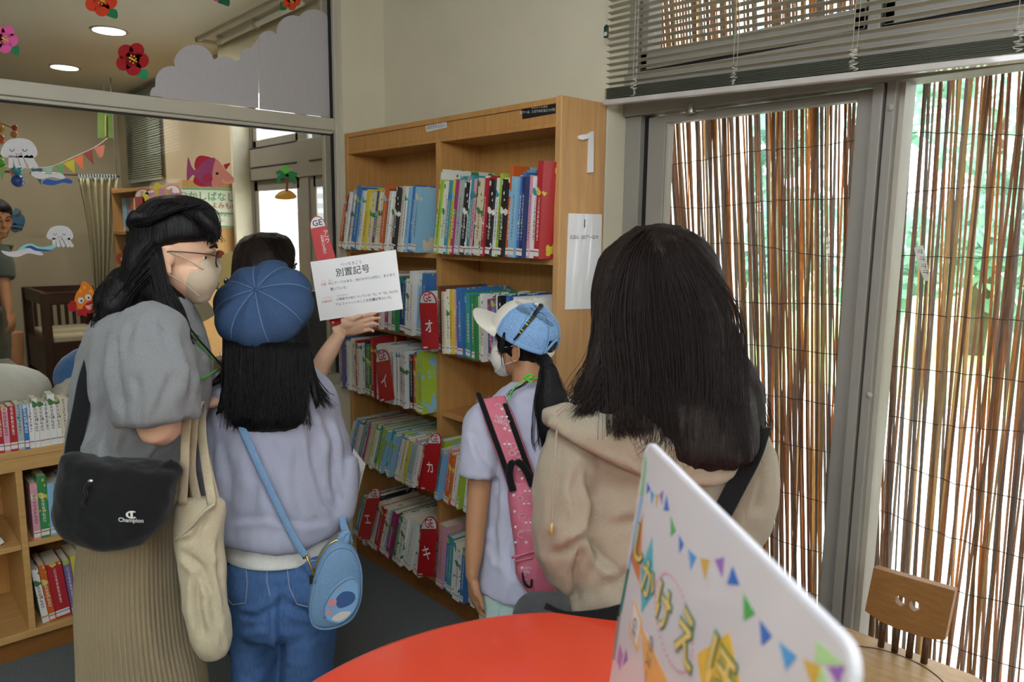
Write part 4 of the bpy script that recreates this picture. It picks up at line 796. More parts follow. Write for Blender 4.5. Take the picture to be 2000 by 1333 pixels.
mb = loft([(1055, 446, 660, 2.0, .13), (1080, 442, 662, 2.0, .138), (1120, 438, 664, 2.0, .145), (1160, 442, 662, 2.0, .15), (1195, 450, 656, 2.0, .145), (1215, 456, 652, 2.0, .12)], n=40)
def leg(mb, rows): return loft(rows, n=30, mb=mb)
leg(mb, [(1165, 448, 552, 2.0, .12), (1230, 456, 549, 2.0, .115), (1300, 460, 546, 2.0, .1), (1400, 464, 540, 2.0, .09), (1560, 470, 535, 2.0, .08), (1720, 472, 540, 2.0, .085)])
leg(mb, [(1165, 548, 660, 2.0, .12), (1230, 550, 656, 2.0, .115), (1300, 551, 648, 2.0, .1), (1400, 552, 640, 2.0, .09), (1560, 560, 628, 2.0, .08), (1720, 558, 632, 2.0, .085)])
for cx in (492, 606): mb.ell(P(cx, 1140, 1.925), (.07, .07, .085), (HR, HF, UZ))
jeans = remesh(mb, .008, 'jeans', M_jean, pC, smooth=5, wr=[(.003, 14, (.6, 1, 1.5), 2), (.002, 26, (1, 1, 1), 4)], shape=creases([([(550, 1150), (548, 1200), (549, 1333)], .012, 8), ([(548, 1180), (500, 1205), (462, 1200)], .008, 7), ([(552, 1180), (600, 1200), (640, 1190)], .008, 7), ([(470, 1230), (520, 1222)], .005, 6), ([(600, 1250), (640, 1238)], .005, 6), ([(500, 1290), (540, 1270)], .005, 6)]))
def on_mesh(o, x, y, lift=.002):
    base = WL[o]; dg = None; d = ray(x, y).normalized(); ok, loc, nor, idx = o.ray_cast(EYE-base, d)
    return (loc+base+nor*lift) if ok else None
def line_on(o, pts, r, name, m, parent, n=5, step=6):
    mb = MB(); out = []
    for a, c in zip(pts[:-1], pts[1:]):
        k = max(2, int(math.hypot(c[0]-a[0], c[1]-a[1])/step))
        for i in range(k): out.append((a[0]+(c[0]-a[0])*i/k, a[1]+(c[1]-a[1])*i/k))
    out.append(pts[-1]); q = [on_mesh(o, *p, lift=r*.6) for p in out]; q = [p for p in q if p]
    if len(q) > 1: return mb.tube(q, r, n).build(name, m, parent, smooth=True)
for q in ([(446, 1086), (455, 1092), (480, 1106), (483, 1140), (480, 1178), (455, 1182), (440, 1165)], [(560, 1106), (566, 1150), (580, 1180), (618, 1190), (640, 1184)], [(560, 1106), (600, 1098), (640, 1092)], [(450, 1078), (520, 1096), (580, 1092), (655, 1072)], [(522, 1072), (521, 1110), (522, 1140), (528, 1166)]):
    line_on(jeans, q, .0013, 'stitching', M_stitch, jeans)
# hair and beret
mb = loft([(590, 448, 592, 1.99, .09), (640, 440, 602, 1.985, .1), (700, 438, 604, 1.975, .095), (740, 436, 606, 1.95, .085), (780, 438, 604, 1.915, .065), (810, 444, 600, 1.895, .05), (830, 452, 592, 1.885, .036), (842, 470, 560, 1.885, .02)], n=44)
for q, rr in [(((452, 700, 1.9), (444, 760, 1.87), (430, 800, 1.86), (421, 812, 1.86)), (.02, .015, .009, .002)), (((592, 700, 1.92), (606, 740, 1.9), (616, 780, 1.88), (621, 806, 1.88)), (.018, .013, .008, .002)), (((440, 730, 1.9), (420, 748, 1.88), (402, 755, 1.88)), (.014, .008, .002))]: mb.tube([P(*k) for k in q], rr, 10, sub=4)
hairC = remesh(mb, .007, 'hair', M_hair_black, pC, smooth=3, wr=[(.003, 18, (1, 1, .04), 3), (.002, 48, (1, 1, .03), 6)])
R = random.Random(12); paths = []
for i in range(26): t = i/25; x = 442+t*160; paths.append([(x, 670, 1.885), (x+R.uniform(-3, 3), 730, 1.865), (x+R.uniform(-6, 6), 790, 1.848), (x+R.uniform(-9, 9), R.uniform(822, 846)-10*abs(t-.4), 1.84)])
paths += [[(604, 690, 1.93), (612, 735, 1.91), (622+R.uniform(-4, 10), 765, 1.9), (632+R.uniform(-10, 20), 772+R.uniform(-8, 30), 1.9)] for _ in range(4)]
strands('hair_strands', paths, M_hair_black, hairC, n=20, jit=6, r=.0008, seed=6, wav=3, dj=.005)
M_denim = mat('denim_beret', '384f71', .85, .14, 240, bump=.5, bscale=600, spec=.2); M_seam = mat('denim_seam', '5d7798', .8)
ax_n = (-HF*.70+UZ*.64-HR*.06).normalized(); ax_x = (HR-ax_n*HR.dot(ax_n)).normalized(); ax_y = ax_n.cross(ax_x); hc = P(517, 600, 1.965)
def beret_pt(r, a):
    lob = 1+.055*abs(math.cos(4*a+.35))*min(1, r*1.3); rad = .137*lob
    k = min(1, r); rr = rad*math.sin(k*math.pi/2)**.9; hh = .085*math.cos(k*math.pi/2)-.012*(1-k)**2+.010*math.cos(4*a+.35)**2*math.sin(k*math.pi)
    if r > 1: rr = rad*(1-(r-1)*.42); hh = -.075*(r-1)**.7
    return hc+ax_x*rr*math.cos(a)*.93+ax_y*rr*math.sin(a)*.93+ax_n*hh
rings = [[beret_pt(r, 2*math.pi*j/96) for j in range(96)] for r in (.02, .08, .18, .3, .42, .54, .66, .78, .88, .95, 1.0, 1.1, 1.3, 1.6, 1.9)]
ber = MB().rings(rings).build('beret', M_denim, pC, smooth=True)
for k in range(8):
    a = (math.pi/2+math.pi*k-.35*1.0)/4+math.pi/8*0; mb = MB(); mb.tube([beret_pt(r, a)+ax_n*.0008 for r in (.03, .1, .2, .32, .45, .58, .7, .82, .92, 1.0)], .0013, 6); mb.build('seam', M_seam, ber, smooth=True)
MB().ell(beret_pt(.02, 0), (.008, .008, .005), (ax_x, ax_y, ax_n)).build('button', M_denim, ber, smooth=True)
top = P(533, 522, 2.03); MB().ell(top, (.04, .05, .02), (HR, HF, UZ)).build('front_fold', M_denim, ber, smooth=True)
# sheet of paper in front of her
pp = thing('paper_sheet', 'printed paper sheet showing beyond the lavender sleeve', 'paper', P(695, 960, 2.18))
pq = [P(690, 876, 2.16), P(714, 908, 2.2), P(694, 986, 2.2), P(672, 995, 2.16)]
MB().prism(pq, HF*.0006).build('sheet', M_paper, pp)
mb = MB()
for k in range(6): a = P(701+k*1.3-.6*k, 905+k*4, 2.177); mb.tube([a, a+(pq[3]-pq[0])*.42], .0006, 4)
mb.build('printed_lines', M_greytext, pp)
# denim pouch bag
db = thing('pouch_bag', 'light blue denim pouch with a clear picture window hanging at the hip of the jeans', 'bag', P(662, 1220, 1.84))
M_dlight = mat('denim_light', '6f8fb2', .85, .10, 240, bump=.5, bscale=600, spec=.2); M_brass = mat('brass', 'b59a5c', .25, metal=.9)
ux = (HR*.94+HF*.34).normalized(); uy = (UZ+HR*.14).normalized(); un = uy.cross(ux)*-1
un = un if un.dot(HF) < 0 else -un
bo = P(660, 1135, 1.845)
def pl(x, y, n=0): return bo+ux*x+uy*y+un*n
out = [(-.062, .018), (-.066, -.04), (-.058, -.09), (-.03, -.112), (.012, -.112), (.044, -.094), (.058, -.05), (.056, .0), (.048, .045), (.03, .085), (.0, .106), (-.03, .1), (-.05, .07)]
so = smo(out, 4)
def shell(sc, n): return [pl(x*sc-.004*(1-sc), y*sc, n) for x, y in so]
MB().rings([shell(.86, -.034), shell(.97, -.028), shell(1, -.012), shell(1, .012), shell(.97, .028), shell(.86, .034)]).build('pouch', M_dlight, db, smooth=True)
mb = MB(); mb.tube([pl(x*.965, y*.965, .029) for x, y in so]+[pl(so[0][0]*.965, so[0][1]*.965, .029)], .0026, 8); mb.build('piping', M_dlight, db, smooth=True)
mb = MB(); mb.tube([pl(-.062, .03, 0), pl(-.05, .075, 0), pl(-.028, .104, 0), pl(0, .109, 0), pl(.03, .09, 0)], .003, 8, sub=3); mb.build('zipper', M_brass, db, smooth=True)
wn_ = smo([(-.026, -.075), (-.032, -.04), (-.012, .0), (.02, .022), (.042, .01), (.05, -.03), (.04, -.07), (.01, -.094)], 4)
MB().prism([pl(x, y, .0335) for x, y in wn_], un*.002).build('window_art', mat('art_sky', '7fa6cf', .3, coat=.8), db)
mb = MB(); mb.tube([pl(x, y, .035) for x, y in wn_+wn_[:1]], .003, 8); mb.build('window_rim', M_dlight, db, smooth=True)
mb = MB().prism([pl(x, y, .0357) for x, y in smo([(-.006, -.03), (.01, -.012), (.034, -.018), (.042, -.036), (.03, -.05), (.004, -.054)], 3)], un*.0006); mb.build('art_shape', mat('art_navy', '3d5a8c', .3, coat=.8), db)
mb = MB().prism([pl(x, y, .0365) for x, y in ellp(-.014, -.036, .011, .0105)], un*.0006).prism([pl(x, y, .0357) for x, y in ellp(-.018, -.062, .009, .006)], un*.0006).prism([pl(x, y, .0357) for x, y in ellp(-.003, .0, .004, .003)], un*.0006); mb.build('art_shape', mat('art_pink', 'c98a96', .3, coat=.8), db)
mb = MB().prism([pl(x, y, .0357) for x, y in smo([(-.01, -.08), (.01, -.066), (.036, -.07), (.03, -.08), (.008, -.09)], 3)], un*.0005); mb.build('art_shape', mat('art_cream', 'cfc9c0', .3, coat=.8), db)
mb = MB(); mb.tube([pl(-.004, .098, -.004), pl(-.002, .118, -.002), pl(.012, .128, .0), pl(.006, .1, .002)], (.012, .011, .004, .012), 8, sub=3); mb.build('tab', M_dlight, db, smooth=True)
mb = MB(); mb.tube([P(470, 832, 1.86), P(482, 858, 1.84), P(510, 920, 1.825), P(548, 1000, 1.82), P(580, 1062, 1.82), P(598, 1088, 1.82)], .0095, 10, flat=.2, sub=4, ref=HR).tube([P(668, 1008, 1.93), P(672, 1030, 1.90), P(684, 1062, 1.875)], .0095, 10, flat=.2, sub=3, ref=HR); mb.build('strap', M_dlight, db, smooth=True)
mb = MB(); mb.tube([P(598, 1086, 1.815), P(603, 1097, 1.812), P(609, 1112, 1.812), P(613, 1124, 1.815), P(620, 1128, 1.82)], .0032, 8, sub=3); mb.tube([P(592, 1091, 1.815), P(606, 1088, 1.815)], .003, 8); mb.build('snap_hook', M_brass, db, smooth=True)
MB().obox(P(604, 1142, 1.815), HR*.009, UZ*.022, HF*.006).build('key_fob', M_black, db, bevel=.001)
# ---------------------------------------------------------------- D: girl in the mesh cap
b = fl(P(1030, 1000, 2.255)); pD = person('person in a white and blue mesh cap with a ponytail, facing the shelves', b)
fD = -HR*.88+HF*.47; e0D = P(1022, 668, 2.2); sD = .88; frD = head_frame(fD, -2)
bodyD = figure(pD, b, fD, 1.42, e0D, sD, [(P(945, 850, 2.16), P(932, 1000, 2.14), P(922, 1128, 2.13)), (P(1085, 850, 2.25), P(1098, 1000, 2.28), P(1075, 1100, 2.32))], M_skin_tan, tilt=-2, neck=.042, voxel=.0055, slim=.55,
  hands=[((P(922, 1130, 2.13), -UZ+HR*.10, HR*.8+HF*.3, -HF*.3-HR*.8), dict(s=.88, curl=(.45, .45, .5, .55), thumb=(.35, .1))), ((P(1075, 1100, 2.32), -UZ, -HR, HF), dict(s=.88))])
add_eyes(pD, bodyD, e0D, frD, sD)
f, u, S = frD; K = lambda a, b_, c: e0D+(S*a+f*b_+u*c)*sD
face_mask(pD, K, (S, f, u), sD, M_maskw, M_maskw)
# hair under the cap, and ponytail
mb = MB(); mb.ell(K(0, -.018, .022), (.083*sD, .096*sD, .098*sD), (S, f, u), nu=24, nv=16)
mb.ell(K(.06, .02, .03), (.028*sD, .055*sD, .05*sD), (S, f, u)); mb.ell(K(.066, .045, -.01), (.012*sD, .02*sD, .03*sD), (S, f, u))
mb.tube([P(1058, 700, 2.15), P(1068, 712, 2.12), P(1072, 735, 2.115), P(1076, 790, 2.11), P(1082, 840, 2.10), P(1070, 882, 2.10), P(1064, 900, 2.10)], (.02, .018, .03, .05, .048, .025, .006), 16, sub=5)
hairD = remesh(mb, .006, 'hair', M_hair_black, pD, smooth=3, wr=[(.003, 22, (1, 1, .06), 3), (.002, 55, (1, 1, .05), 6)])
R = random.Random(31); paths = []
for i in range(18): t = i/17; paths.append([(1062+t*16, 712, 2.105), (1052+t*44, 750, 2.095), (1046+t*62, 800, 2.085), (1050+t*66+R.uniform(-6, 8), 850, 2.08), (1056+t*40+R.uniform(-10, 10), R.uniform(870, 900), 2.08)])
paths += [[(1040, 735, 2.12), (1020, 752, 2.10), (1000, 762, 2.10), (990, 775, 2.11)], [(985, 650, 2.12), (981, 680, 2.11), (984, 720, 2.12)]]
strands('hair_strands', paths, M_hair_black, hairD, n=9, jit=4, r=.0009, seed=8, wav=3, dj=.004)
MB().tube([P(1062, 704, 2.12), P(1079, 707, 2.12)], .006, 10).build('hair_tie', M_black, hairD, smooth=True)
# cap
ca = math.radians(24); uc = (UZ*math.cos(ca)-fD.normalized()*math.sin(ca)).normalized(); fc = (fD.normalized()*math.cos(ca)+UZ*math.sin(ca)).normalized(); sc_ = uc.cross(fc); co = K(0, -.004, .028)
def cap_pt(th, ph):    # th: around from the front, ph: 0 at the crown, 1 at the rim
    r = math.sin(min(1, ph)*math.pi/2)**.88; h = math.cos(min(1, ph)*math.pi/2)**.9
    drop = max(0, ph-1)
    return co+fc*(.1035*r*math.cos(th))*1.0+sc_*(.0885*r*math.sin(th))+uc*(.099*h-.06*drop-.004)
M_capmesh = bpy.data.materials.new('cap_mesh'); M_capmesh.use_nodes = True; nt = M_capmesh.node_tree; n_ = nt.nodes
tcx = n_.new('ShaderNodeTexCoord'); mpx = n_.new('ShaderNodeMapping'); mpx.inputs['Rotation'].default_value = (.6, .5, .78); vor = n_.new('ShaderNodeTexVoronoi'); vor.inputs['Scale'].default_value = 520; rx_ = n_.new('ShaderNodeValToRGB')
rx_.color_ramp.elements[0].position = .30; rx_.color_ramp.elements[1].position = .42; rx_.color_ramp.elements[0].color = (*lin('3a5870'), 1); rx_.color_ramp.elements[1].color = (*lin('86aede'), 1)
nt.links.new(tcx.outputs['Object'], mpx.inputs[0]); nt.links.new(mpx.outputs[0], vor.inputs[0]); nt.links.new(vor.outputs['Distance'], rx_.inputs[0]); nt.links.new(rx_.outputs[0], n_['Principled BSDF'].inputs['Base Color']); n_['Principled BSDF'].inputs['Roughness'].default_value = .8
M_capw = cloth('cap_white', 'd9d6cb', .03, 260, .2); M_capb = cloth('cap_blue', '7ea6d6', .04, 260, .2)
def cap_patch(a0, a1, p0, p1, na=20, np_=14, off=.0):
    vs, fs = [], []
    for i in range(na+1):
        for j in range(np_+1):
            a = a0+(a1-a0)*i/na; p = p0+(p1-p0)*j/np_; q = cap_pt(a, p); vs.append(q+(q-co).normalized()*off)
    for i in range(na):
        for j in range(np_): k = i*(np_+1)+j; fs.append((k, k+1, k+np_+2, k+np_+1))
    return vs, fs
def solid(o, t): m_ = o.modifiers.new('thickness', 'SOLIDIFY'); m_.thickness = t; m_.offset = 1; return o
AF = math.radians(62)
capo = solid(MB().add(*cap_patch(AF, math.pi*.86, .02, 1.12)).add(*cap_patch(-AF, -math.pi*.86, .02, 1.12)).add(*cap_patch(math.pi*.86, math.pi*1.14, .02, .80)).build('cap', M_capmesh, pD, smooth=True), .0015)
solid(MB().add(*cap_patch(-AF, AF, .02, 1.1, off=.001)).build('front_panel', M_capw, capo, smooth=True), .002)
mb = MB()
for a in (AF, -AF, math.pi*.55, -math.pi*.55, math.pi*.86, -math.pi*.86): mb.tube([cap_pt(a, p)+(cap_pt(a, p)-co).normalized()*.0016 for p in (.05, .2, .4, .6, .8, 1.0, 1.1)], .0042, 8, flat=.4)
for q in (1, -1): mb.tube([cap_pt(a*q, 1.06)+(cap_pt(a*q, 1.06)-co).normalized()*.0012 for a in [AF+(math.pi*.86-AF)*i/12 for i in range(13)]], .008, 8, flat=.25, ref=uc)
mb.tube([cap_pt(math.pi*.86+math.pi*.28*i/12, 1.1-.31*math.sin(math.pi*i/12)**.6) for i in range(13)], .004, 8)
mb.build('cap_trim', M_capb, capo, smooth=True)
MB().ell(cap_pt(0, 0)+uc*.001, (.009, .009, .006), (fc, sc_, uc)).build('cap_button', M_capw, capo, smooth=True)
br = MB(); vs, fs = [], []
for i in range(21):
    a = -1.08+2.16*i/20
    for j in range(8):
        t = j/7; e = cap_pt(a, 1.06); ln = .075*math.cos(a*1.2)**.5 if abs(a) < 1.08 else 0
        vs.append(e+fc*ln*t*(1.0)+uc*(-.022*(math.sin(a)**2)*t-.006*t*t+.004)+sc_*math.sin(a)*.006*t)
for i in range(20):
    for j in range(7): k = i*8+j; fs.append((k, k+1, k+9, k+8))
solid(br.add(vs, fs).build('brim', M_capw, capo, smooth=True), .004)
mb = MB(); mb.tube([cap_pt(math.pi*.86, 1.12), cap_pt(math.pi*.92, 1.19), cap_pt(math.pi, 1.2), cap_pt(math.pi*1.08, 1.19), cap_pt(math.pi*1.14, 1.12)], .009, 8, flat=.2, ref=uc); mb.build('back_strap', M_capw, capo, smooth=True)
# toy dragonfly perched on the cap
df = thing('toy_dragonfly', 'black and yellow toy dragonfly perched on the mesh of the blue cap', 'toy', P(1030, 633, 2.1))
bpy.context.view_layer.update()
def oncap(x, y, l=.004): p = on_mesh(capo, x, y, l); return p or P(x, y, 2.108)
M_dfk = mat('dragonfly_black', '17181a', .35); M_dfy = mat('dragonfly_yellow', 'c9cf4a', .4)
pa = [(1053, 603), (1045, 614), (1038, 624), (1030, 634), (1021, 645), (1013, 655), (1005, 664)]; ps = [oncap(*p, .007) for p in pa]
MB().tube(ps, (.0045, .0062, .0048, .0042, .004, .0034, .0022), 10, sub=3).build('body', M_dfk, df, smooth=True)
mb = MB()
for t in (1.35, 1.75, 2.2, 2.65, 3.1, 3.55, 4.0, 4.5): i = int(t); c0 = ps[i].lerp(ps[i+1], t-i); dd = (ps[i+1]-ps[i]).normalized(); mb.tube([c0-dd*.0016, c0+dd*.0016], (.0056 if t < 2 else .0049 if t < 3.2 else .0043), 10)
mb.build('yellow_band', M_dfy, df, smooth=True)
mb = MB().ell(ps[0]+(ps[0]-ps[1]).normalized()*.006, (.0075, .0065, .006), (HR, HF, UZ)); mb.build('head', M_dfk, df, smooth=True)
for a, c_ in (((1036, 612), (1006, 588)), ((1036, 618), (1010, 606)), ((1056, 614), (1086, 626)), ((1050, 620), (1076, 640))):
    p0, p1 = oncap(*a, .01), oncap(*c_, .012); d_ = (p1-p0); w_ = d_.cross(FWD).normalized()*.0065
    solid(MB().add([p0-w_*.4, p0+d_*.4-w_, p0+d_*.9-w_*.8, p1, p0+d_*.9+w_*.8, p0+d_*.4+w_, p0+w_*.4], [(0, 1, 2, 3, 4, 5, 6)]).build('wing', sheer_mat('wing_sheer', '3f5563', .22), df), .0004)
mb = MB()
for a, c_ in (((1044, 612), (1034, 602)), ((1050, 612), (1062, 618)), ((1048, 606), (1040, 598)), ((1042, 618), (1056, 626))): mb.tube([oncap(*a, .005), oncap((a[0]+c_[0])/2, (a[1]+c_[1])/2, .007), oncap(*c_, .003)], .0008, 5)
mb.build('leg', M_dfk, df, smooth=True)
# clothes
M_tee = cloth('tee_lavender', 'b2b4c9', .04, 320, .2)
mb = loft([(747, 1000, 1070, 2.18, .058), (760, 984, 1094, 2.185, .078), (785, 955, 1118, 2.2, .095), (815, 945, 1124, 2.2, .115), (870, 948, 1124, 2.2, .12), (940, 955, 1122, 2.2, .122), (1020, 952, 1120, 2.2, .125), (1090, 940, 1116, 2.2, .132), (1138, 932, 1112, 2.2, .135), (1144, 938, 1106, 2.2, .125)], n=40)
mb.tube([P(968, 800, 2.17), P(948, 828, 2.15), P(940, 880, 2.135), P(936, 932, 2.13)], (.05, .06, .056, .054), 18, sub=4)
remesh(mb, .007, 'tee_shirt', M_tee, pD, smooth=4, wr=[(.006, 12, (1, 1, .35), 7), (.003, 26, (1, 1, .5), 2)], shape=creases([([(960, 905), (975, 960), (962, 1030), (975, 1090)], .008, 7), ([(985, 930), (1000, 1000), (990, 1080), (1000, 1135)], .008, 8), ([(935, 880), (958, 915)], .006, 6), ([(925, 840), (940, 900)], .005, 6), ([(950, 1050), (985, 1110)], .005, 7)]))
M_mint = cloth('shorts_mint', 'b0c9c4', .05, 260, .25)
mb = MB(); loft([(1128, 938, 1098, 2.2, .118), (1200, 936, 1100, 2.2, .125), (1240, 938, 1100, 2.2, .12)], n=30, mb=mb); loft([(1210, 936, 1012, 2.17, .1), (1400, 934, 1006, 2.17, .09)], n=24, mb=mb); loft([(1210, 1010, 1098, 2.23, .1), (1400, 1020, 1094, 2.23, .09)], n=24, mb=mb)
shD = remesh(mb, .008, 'shorts', M_mint, pD, smooth=4, wr=[(.007, 7, (1, 1, .7), 3)])
line_on(shD, [(981, 1150), (977, 1180), (974, 1205)], .0012, 'seam', M_mint, shD)
M_gr2 = mat('cord_green', '5cc23e', .5)
mb = MB(); mb.tube([P(988, 795, 2.10), P(996, 772, 2.095), P(1010, 752, 2.09), P(1032, 742, 2.09), P(1058, 738, 2.11)], .0022, 6, sub=4); mb.tube([P(1030, 742, 2.088), P(1024, 738, 2.085), P(1034, 731, 2.082), P(1040, 736, 2.085), P(1030, 742, 2.085), P(1040, 747, 2.085)], .003, 6, sub=3); mb.build('lanyard', M_gr2, pD, smooth=True)
# pink sling bag
M_pink = mat('sling_pink', 'c2667c', .6, .05, 60, bump=.2, bscale=300); M_prt = mat('print_white', 'd9ccd0', .7)
sl = thing('sling_bag', 'pink printed sling bag with a wide strap on the back of the lavender tee', 'bag', P(1025, 1150, 2.04))
sp = [P(960, 778, 2.07), P(972, 810, 2.05), P(990, 860, 2.045), P(1010, 915, 2.045), P(1026, 962, 2.05)]
rf = HR*.92-UZ*.38
mb = MB(); mb.tube(sp, .041, 14, flat=.09, sub=5, ref=rf); st = mb.build('strap', M_pink, sl, smooth=True)
mb = MB()
for q in (-1, 1): mb.tube([p+rf.normalized()*q*.040-HF*.004 for p in sp], .0080, 10, flat=.7, sub=5, ref=rf)
mb.build('strap_edging', M_blk, sl, smooth=True)
mb = loft([(938, 1012, 1050, 2.07, .02), (948, 998, 1062, 2.07, .035), (985, 994, 1072, 2.065, .045), (1035, 998, 1078, 2.06, .05), (1075, 1004, 1084, 2.06, .052), (1115, 1008, 1086, 2.06, .05), (1145, 1022, 1090, 2.06, .042), (1162, 1044, 1090, 2.06, .025)], n=32, power=2.6)
bagp = remesh(mb, .006, 'bag_body', M_pink, sl, smooth=4, wr=[(.007, 9, (1, 1, .8), 5)])
mb = MB(); mb.tube([P(1002, 960, 2.03), P(995, 930, 2.02), P(1000, 905, 2.01), P(1016, 906, 2.008), P(1030, 925, 2.015), P(1040, 950, 2.025)], .010, 10, flat=.3, sub=4, ref=HR); mb.build('grab_loop', M_blk, sl, smooth=True)
mb = MB(); mb.tube([P(1000, 1090, 2.012), P(1040, 1078, 2.002), P(1070, 1072, 2.01)], .004, 8, sub=3).tube([P(1004, 1098, 2.012), P(1040, 1090, 2.002)], .003, 8, sub=3); mb.build('zipper', M_pink, sl, smooth=True)
MB().tube([P(1020, 1120, 2.02), P(1024, 1140, 2.0), P(1036, 1148, 2.0), P(1038, 1132, 2.005)], .008, 8, sub=3, flat=.4).build('side_buckle', M_blk, sl, smooth=True)
bpy.context.view_layer.update()
def prt(o, px, py, l=.001): return on_mesh(o, px, py, l)
R = random.Random(77)
for o, pts in ((st, [(980, 800), (972, 795), (1000, 842), (986, 838), (1003, 872), (990, 868), (1010, 900), (1012, 888), (985, 815), (1020, 935), (1000, 885), (1018, 918)]), (bagp, [(1004, 968), (1016, 975), (1028, 985), (1006, 1000), (1020, 1010), (1032, 1022), (1008, 1030), (1018, 1045), (1012, 1060), (1020, 1110), (1026, 1128), (1030, 960), (1028, 1060)])):
    mb = MB()
    for i, (x, y) in enumerate(pts):
        p = prt(o, x, y)
        if not p: continue
        k = i % 3
        if k == 0: mb.ell(p, (.0045, .001, .0045), (HR, HF, UZ), nu=10, nv=6)
        elif k == 1: mb.tube([p+(HR*math.cos(a)+UZ*math.sin(a))*.008 for a in [2*math.pi*j/12 for j in range(13)]], .0008, 5)
        else:
            for q in (-1, 1): mb.ell(p+HR*.006*q, (.005, .001, .0035), (HR, HF, UZ), nu=8, nv=6)
            mb.ell(p-UZ*.008, (.0015, .001, .0015), (HR, HF, UZ), nu=6, nv=5); mb.ell(p+UZ*.008, (.0015, .001, .0015), (HR, HF, UZ), nu=6, nv=5)
    mb.build('print', M_prt, o, smooth=True)
def words_on(o, body, x, y, size, ux, uy):
    p = prt(o, x, y, .0042)
    if p: text('print_words', body, M_prt, o, p, ux, uy, size, line=.8)
sd = (HR*.36-UZ*.92)
words_on(st, 'RABBIT\nKITTEN', 980, 822, .013, rf*-1, UZ*-1); words_on(st, 'RABBIT', 1010, 945, .010, rf*-1, UZ*-1); words_on(bagp, 'cats\nlife', 1030, 1112, .015, HR, UZ); words_on(bagp, 'cats life', 1026, 1036, .010, HR, UZ)
# ---------------------------------------------------------------- E: woman holding up the sheet
b = fl(P(530, 900, 2.62)); pE = person('person with a dark bob half hidden behind the denim beret, holding up a sheet', b)
fE = HR*.80+HF*.60; e0E = P(522, 528, 2.62); sE = .95; frE = head_frame(fE, 4)
DP = 2.47
bodyE = figure(pE, b, fE, 1.56, e0E, sE, [(P(545, 700, 2.5), P(606, 748, 2.48), P(664, 652, 2.475)), (P(500, 700, 2.78), P(470, 800, 2.8), P(520, 790, 2.9))], M_skin, tilt=4, voxel=.0036,
  hands=[((P(667, 645, 2.482), HR*.95+UZ*.30+HF*.08, -HF-UZ*.35, UZ), dict(s=.88, curl=(.14, .22, .34, .5), thumb=(.12, .10), spread=-.01, gap=.0200, fr=.9)), ((P(520, 790, 2.9), HR, UZ, HF), {})])
add_eyes(pE, bodyE, e0E, frE, sE); f, u, S = frE; K = lambda a, b_, c: e0E+(S*a+f*b_+u*c)*sE
face_mask(pE, K, (S, f, u), sE, M_maskw, M_maskw)
mb = loft([(455, 502, 536, 2.62, .03), (461, 484, 556, 2.62, .06), (475, 466, 570, 2.62, .085), (495, 459, 576, 2.615, .1), (520, 457, 570, 2.61, .105), (550, 456, 562, 2.61, .1), (590, 458, 556, 2.61, .095), (620, 470, 545, 2.61, .07)], n=36)
hairE = remesh(mb, .0065, 'hair', M_hair_bob, pE, smooth=3, wr=[(.003, 20, (1, 1, .1), 3), (.002, 50, (1, 1, .06), 6)])
strands('hair_strands', [[(515+i*5, 462, 2.56), (530+i*4, 480, 2.53), (548+i*3, 505, 2.52), (556+i*2, 528, 2.52)] for i in range(8)], M_hair_bob, hairE, n=8, jit=4, r=.001, seed=3)
M_navy = cloth('apron_navy', '23262f', .06, 260, .25)
mb = loft([(640, 490, 560, 2.62, .07), (665, 455, 600, 2.62, .12), (720, 452, 600, 2.62, .14), (800, 455, 600, 2.62, .14), (1000, 455, 600, 2.62, .15), (1250, 445, 610, 2.62, .16)], n=30); mb.tube([P(548, 690, 2.52), P(570, 715, 2.5), P(592, 738, 2.49)], (.06, .055, .05), 14, sub=3)
remesh(mb, .009, 'dark_top', M_navy, pE, wr=[(.008, 6, (1, 1, .5), 2)])
mb = MB()
for q in (-1, 1): mb.tube([b+HR*q*.07+UZ*.6, b+HR*q*.075+UZ*.4, b+HR*q*.07+UZ*.06], (.09, .075, .065), 14, sub=3)
remesh(mb, .012, 'trousers', M_trA, pE)
# the sheet and the red plate she holds
sh = thing('sign_sheet', 'white laminated A4 sheet of Japanese text held up in front of the bookcase', 'sign', P(706, 616, DP))
C4 = [P(606, 512, DP+.02), P(773, 488, DP-.005), P(787, 604, DP-.01), P(625, 627, DP+.012)]
nrm = (C4[1]-C4[0]).cross(C4[3]-C4[0]).normalized(); nrm = nrm if nrm.dot(FWD) < 0 else -nrm
MB().prism(C4, -nrm*.0012).build('sheet', M_lam, sh)
ux = (C4[1]-C4[0]).normalized(); vx = (C4[0]-C4[3]).normalized()
def sp_(x, y): r = ray(x, y); t = (C4[0]-EYE).dot(nrm)/r.dot(nrm); return EYE+r*t
text('heading', '別置記号', M_text, sh, sp_(689, 530), ux, vx, .0295, bold=.006); text('reading', 'べっちきごう', M_text, sh, sp_(686, 515), ux, vx, .0108*1.15)
def rt(body, x, y, m_, size=.0128): text('body_text', body, m_, sh, sp_(x, y), ux, vx, size, align='LEFT')
M_rtxt = mat('red_text', 'c23b34', .6)
rt('別置:', 627, 557, M_rtxt, .0092); rt('同じテーマの本を、他のものとは別に、まとめて', 641, 555, M_text, .0105); rt('置いている。', 645, 566, M_text, .0108)
rt('別置記号:', 629, 591, M_rtxt, .0088); rt('分類番号の前についている「G」や「D」などの', 657, 586, M_text, .0098); rt('アルファベットのことを別置記号という。', 655, 596, M_text, .0105)
rt('べっち', 627, 551, M_rtxt, .005); rt('おな', 642, 548.5, M_text, .005); rt('べっち きごう', 631, 583, M_rtxt, .005); rt('ぶんるいばんごう', 658, 578.5, M_text, .005)
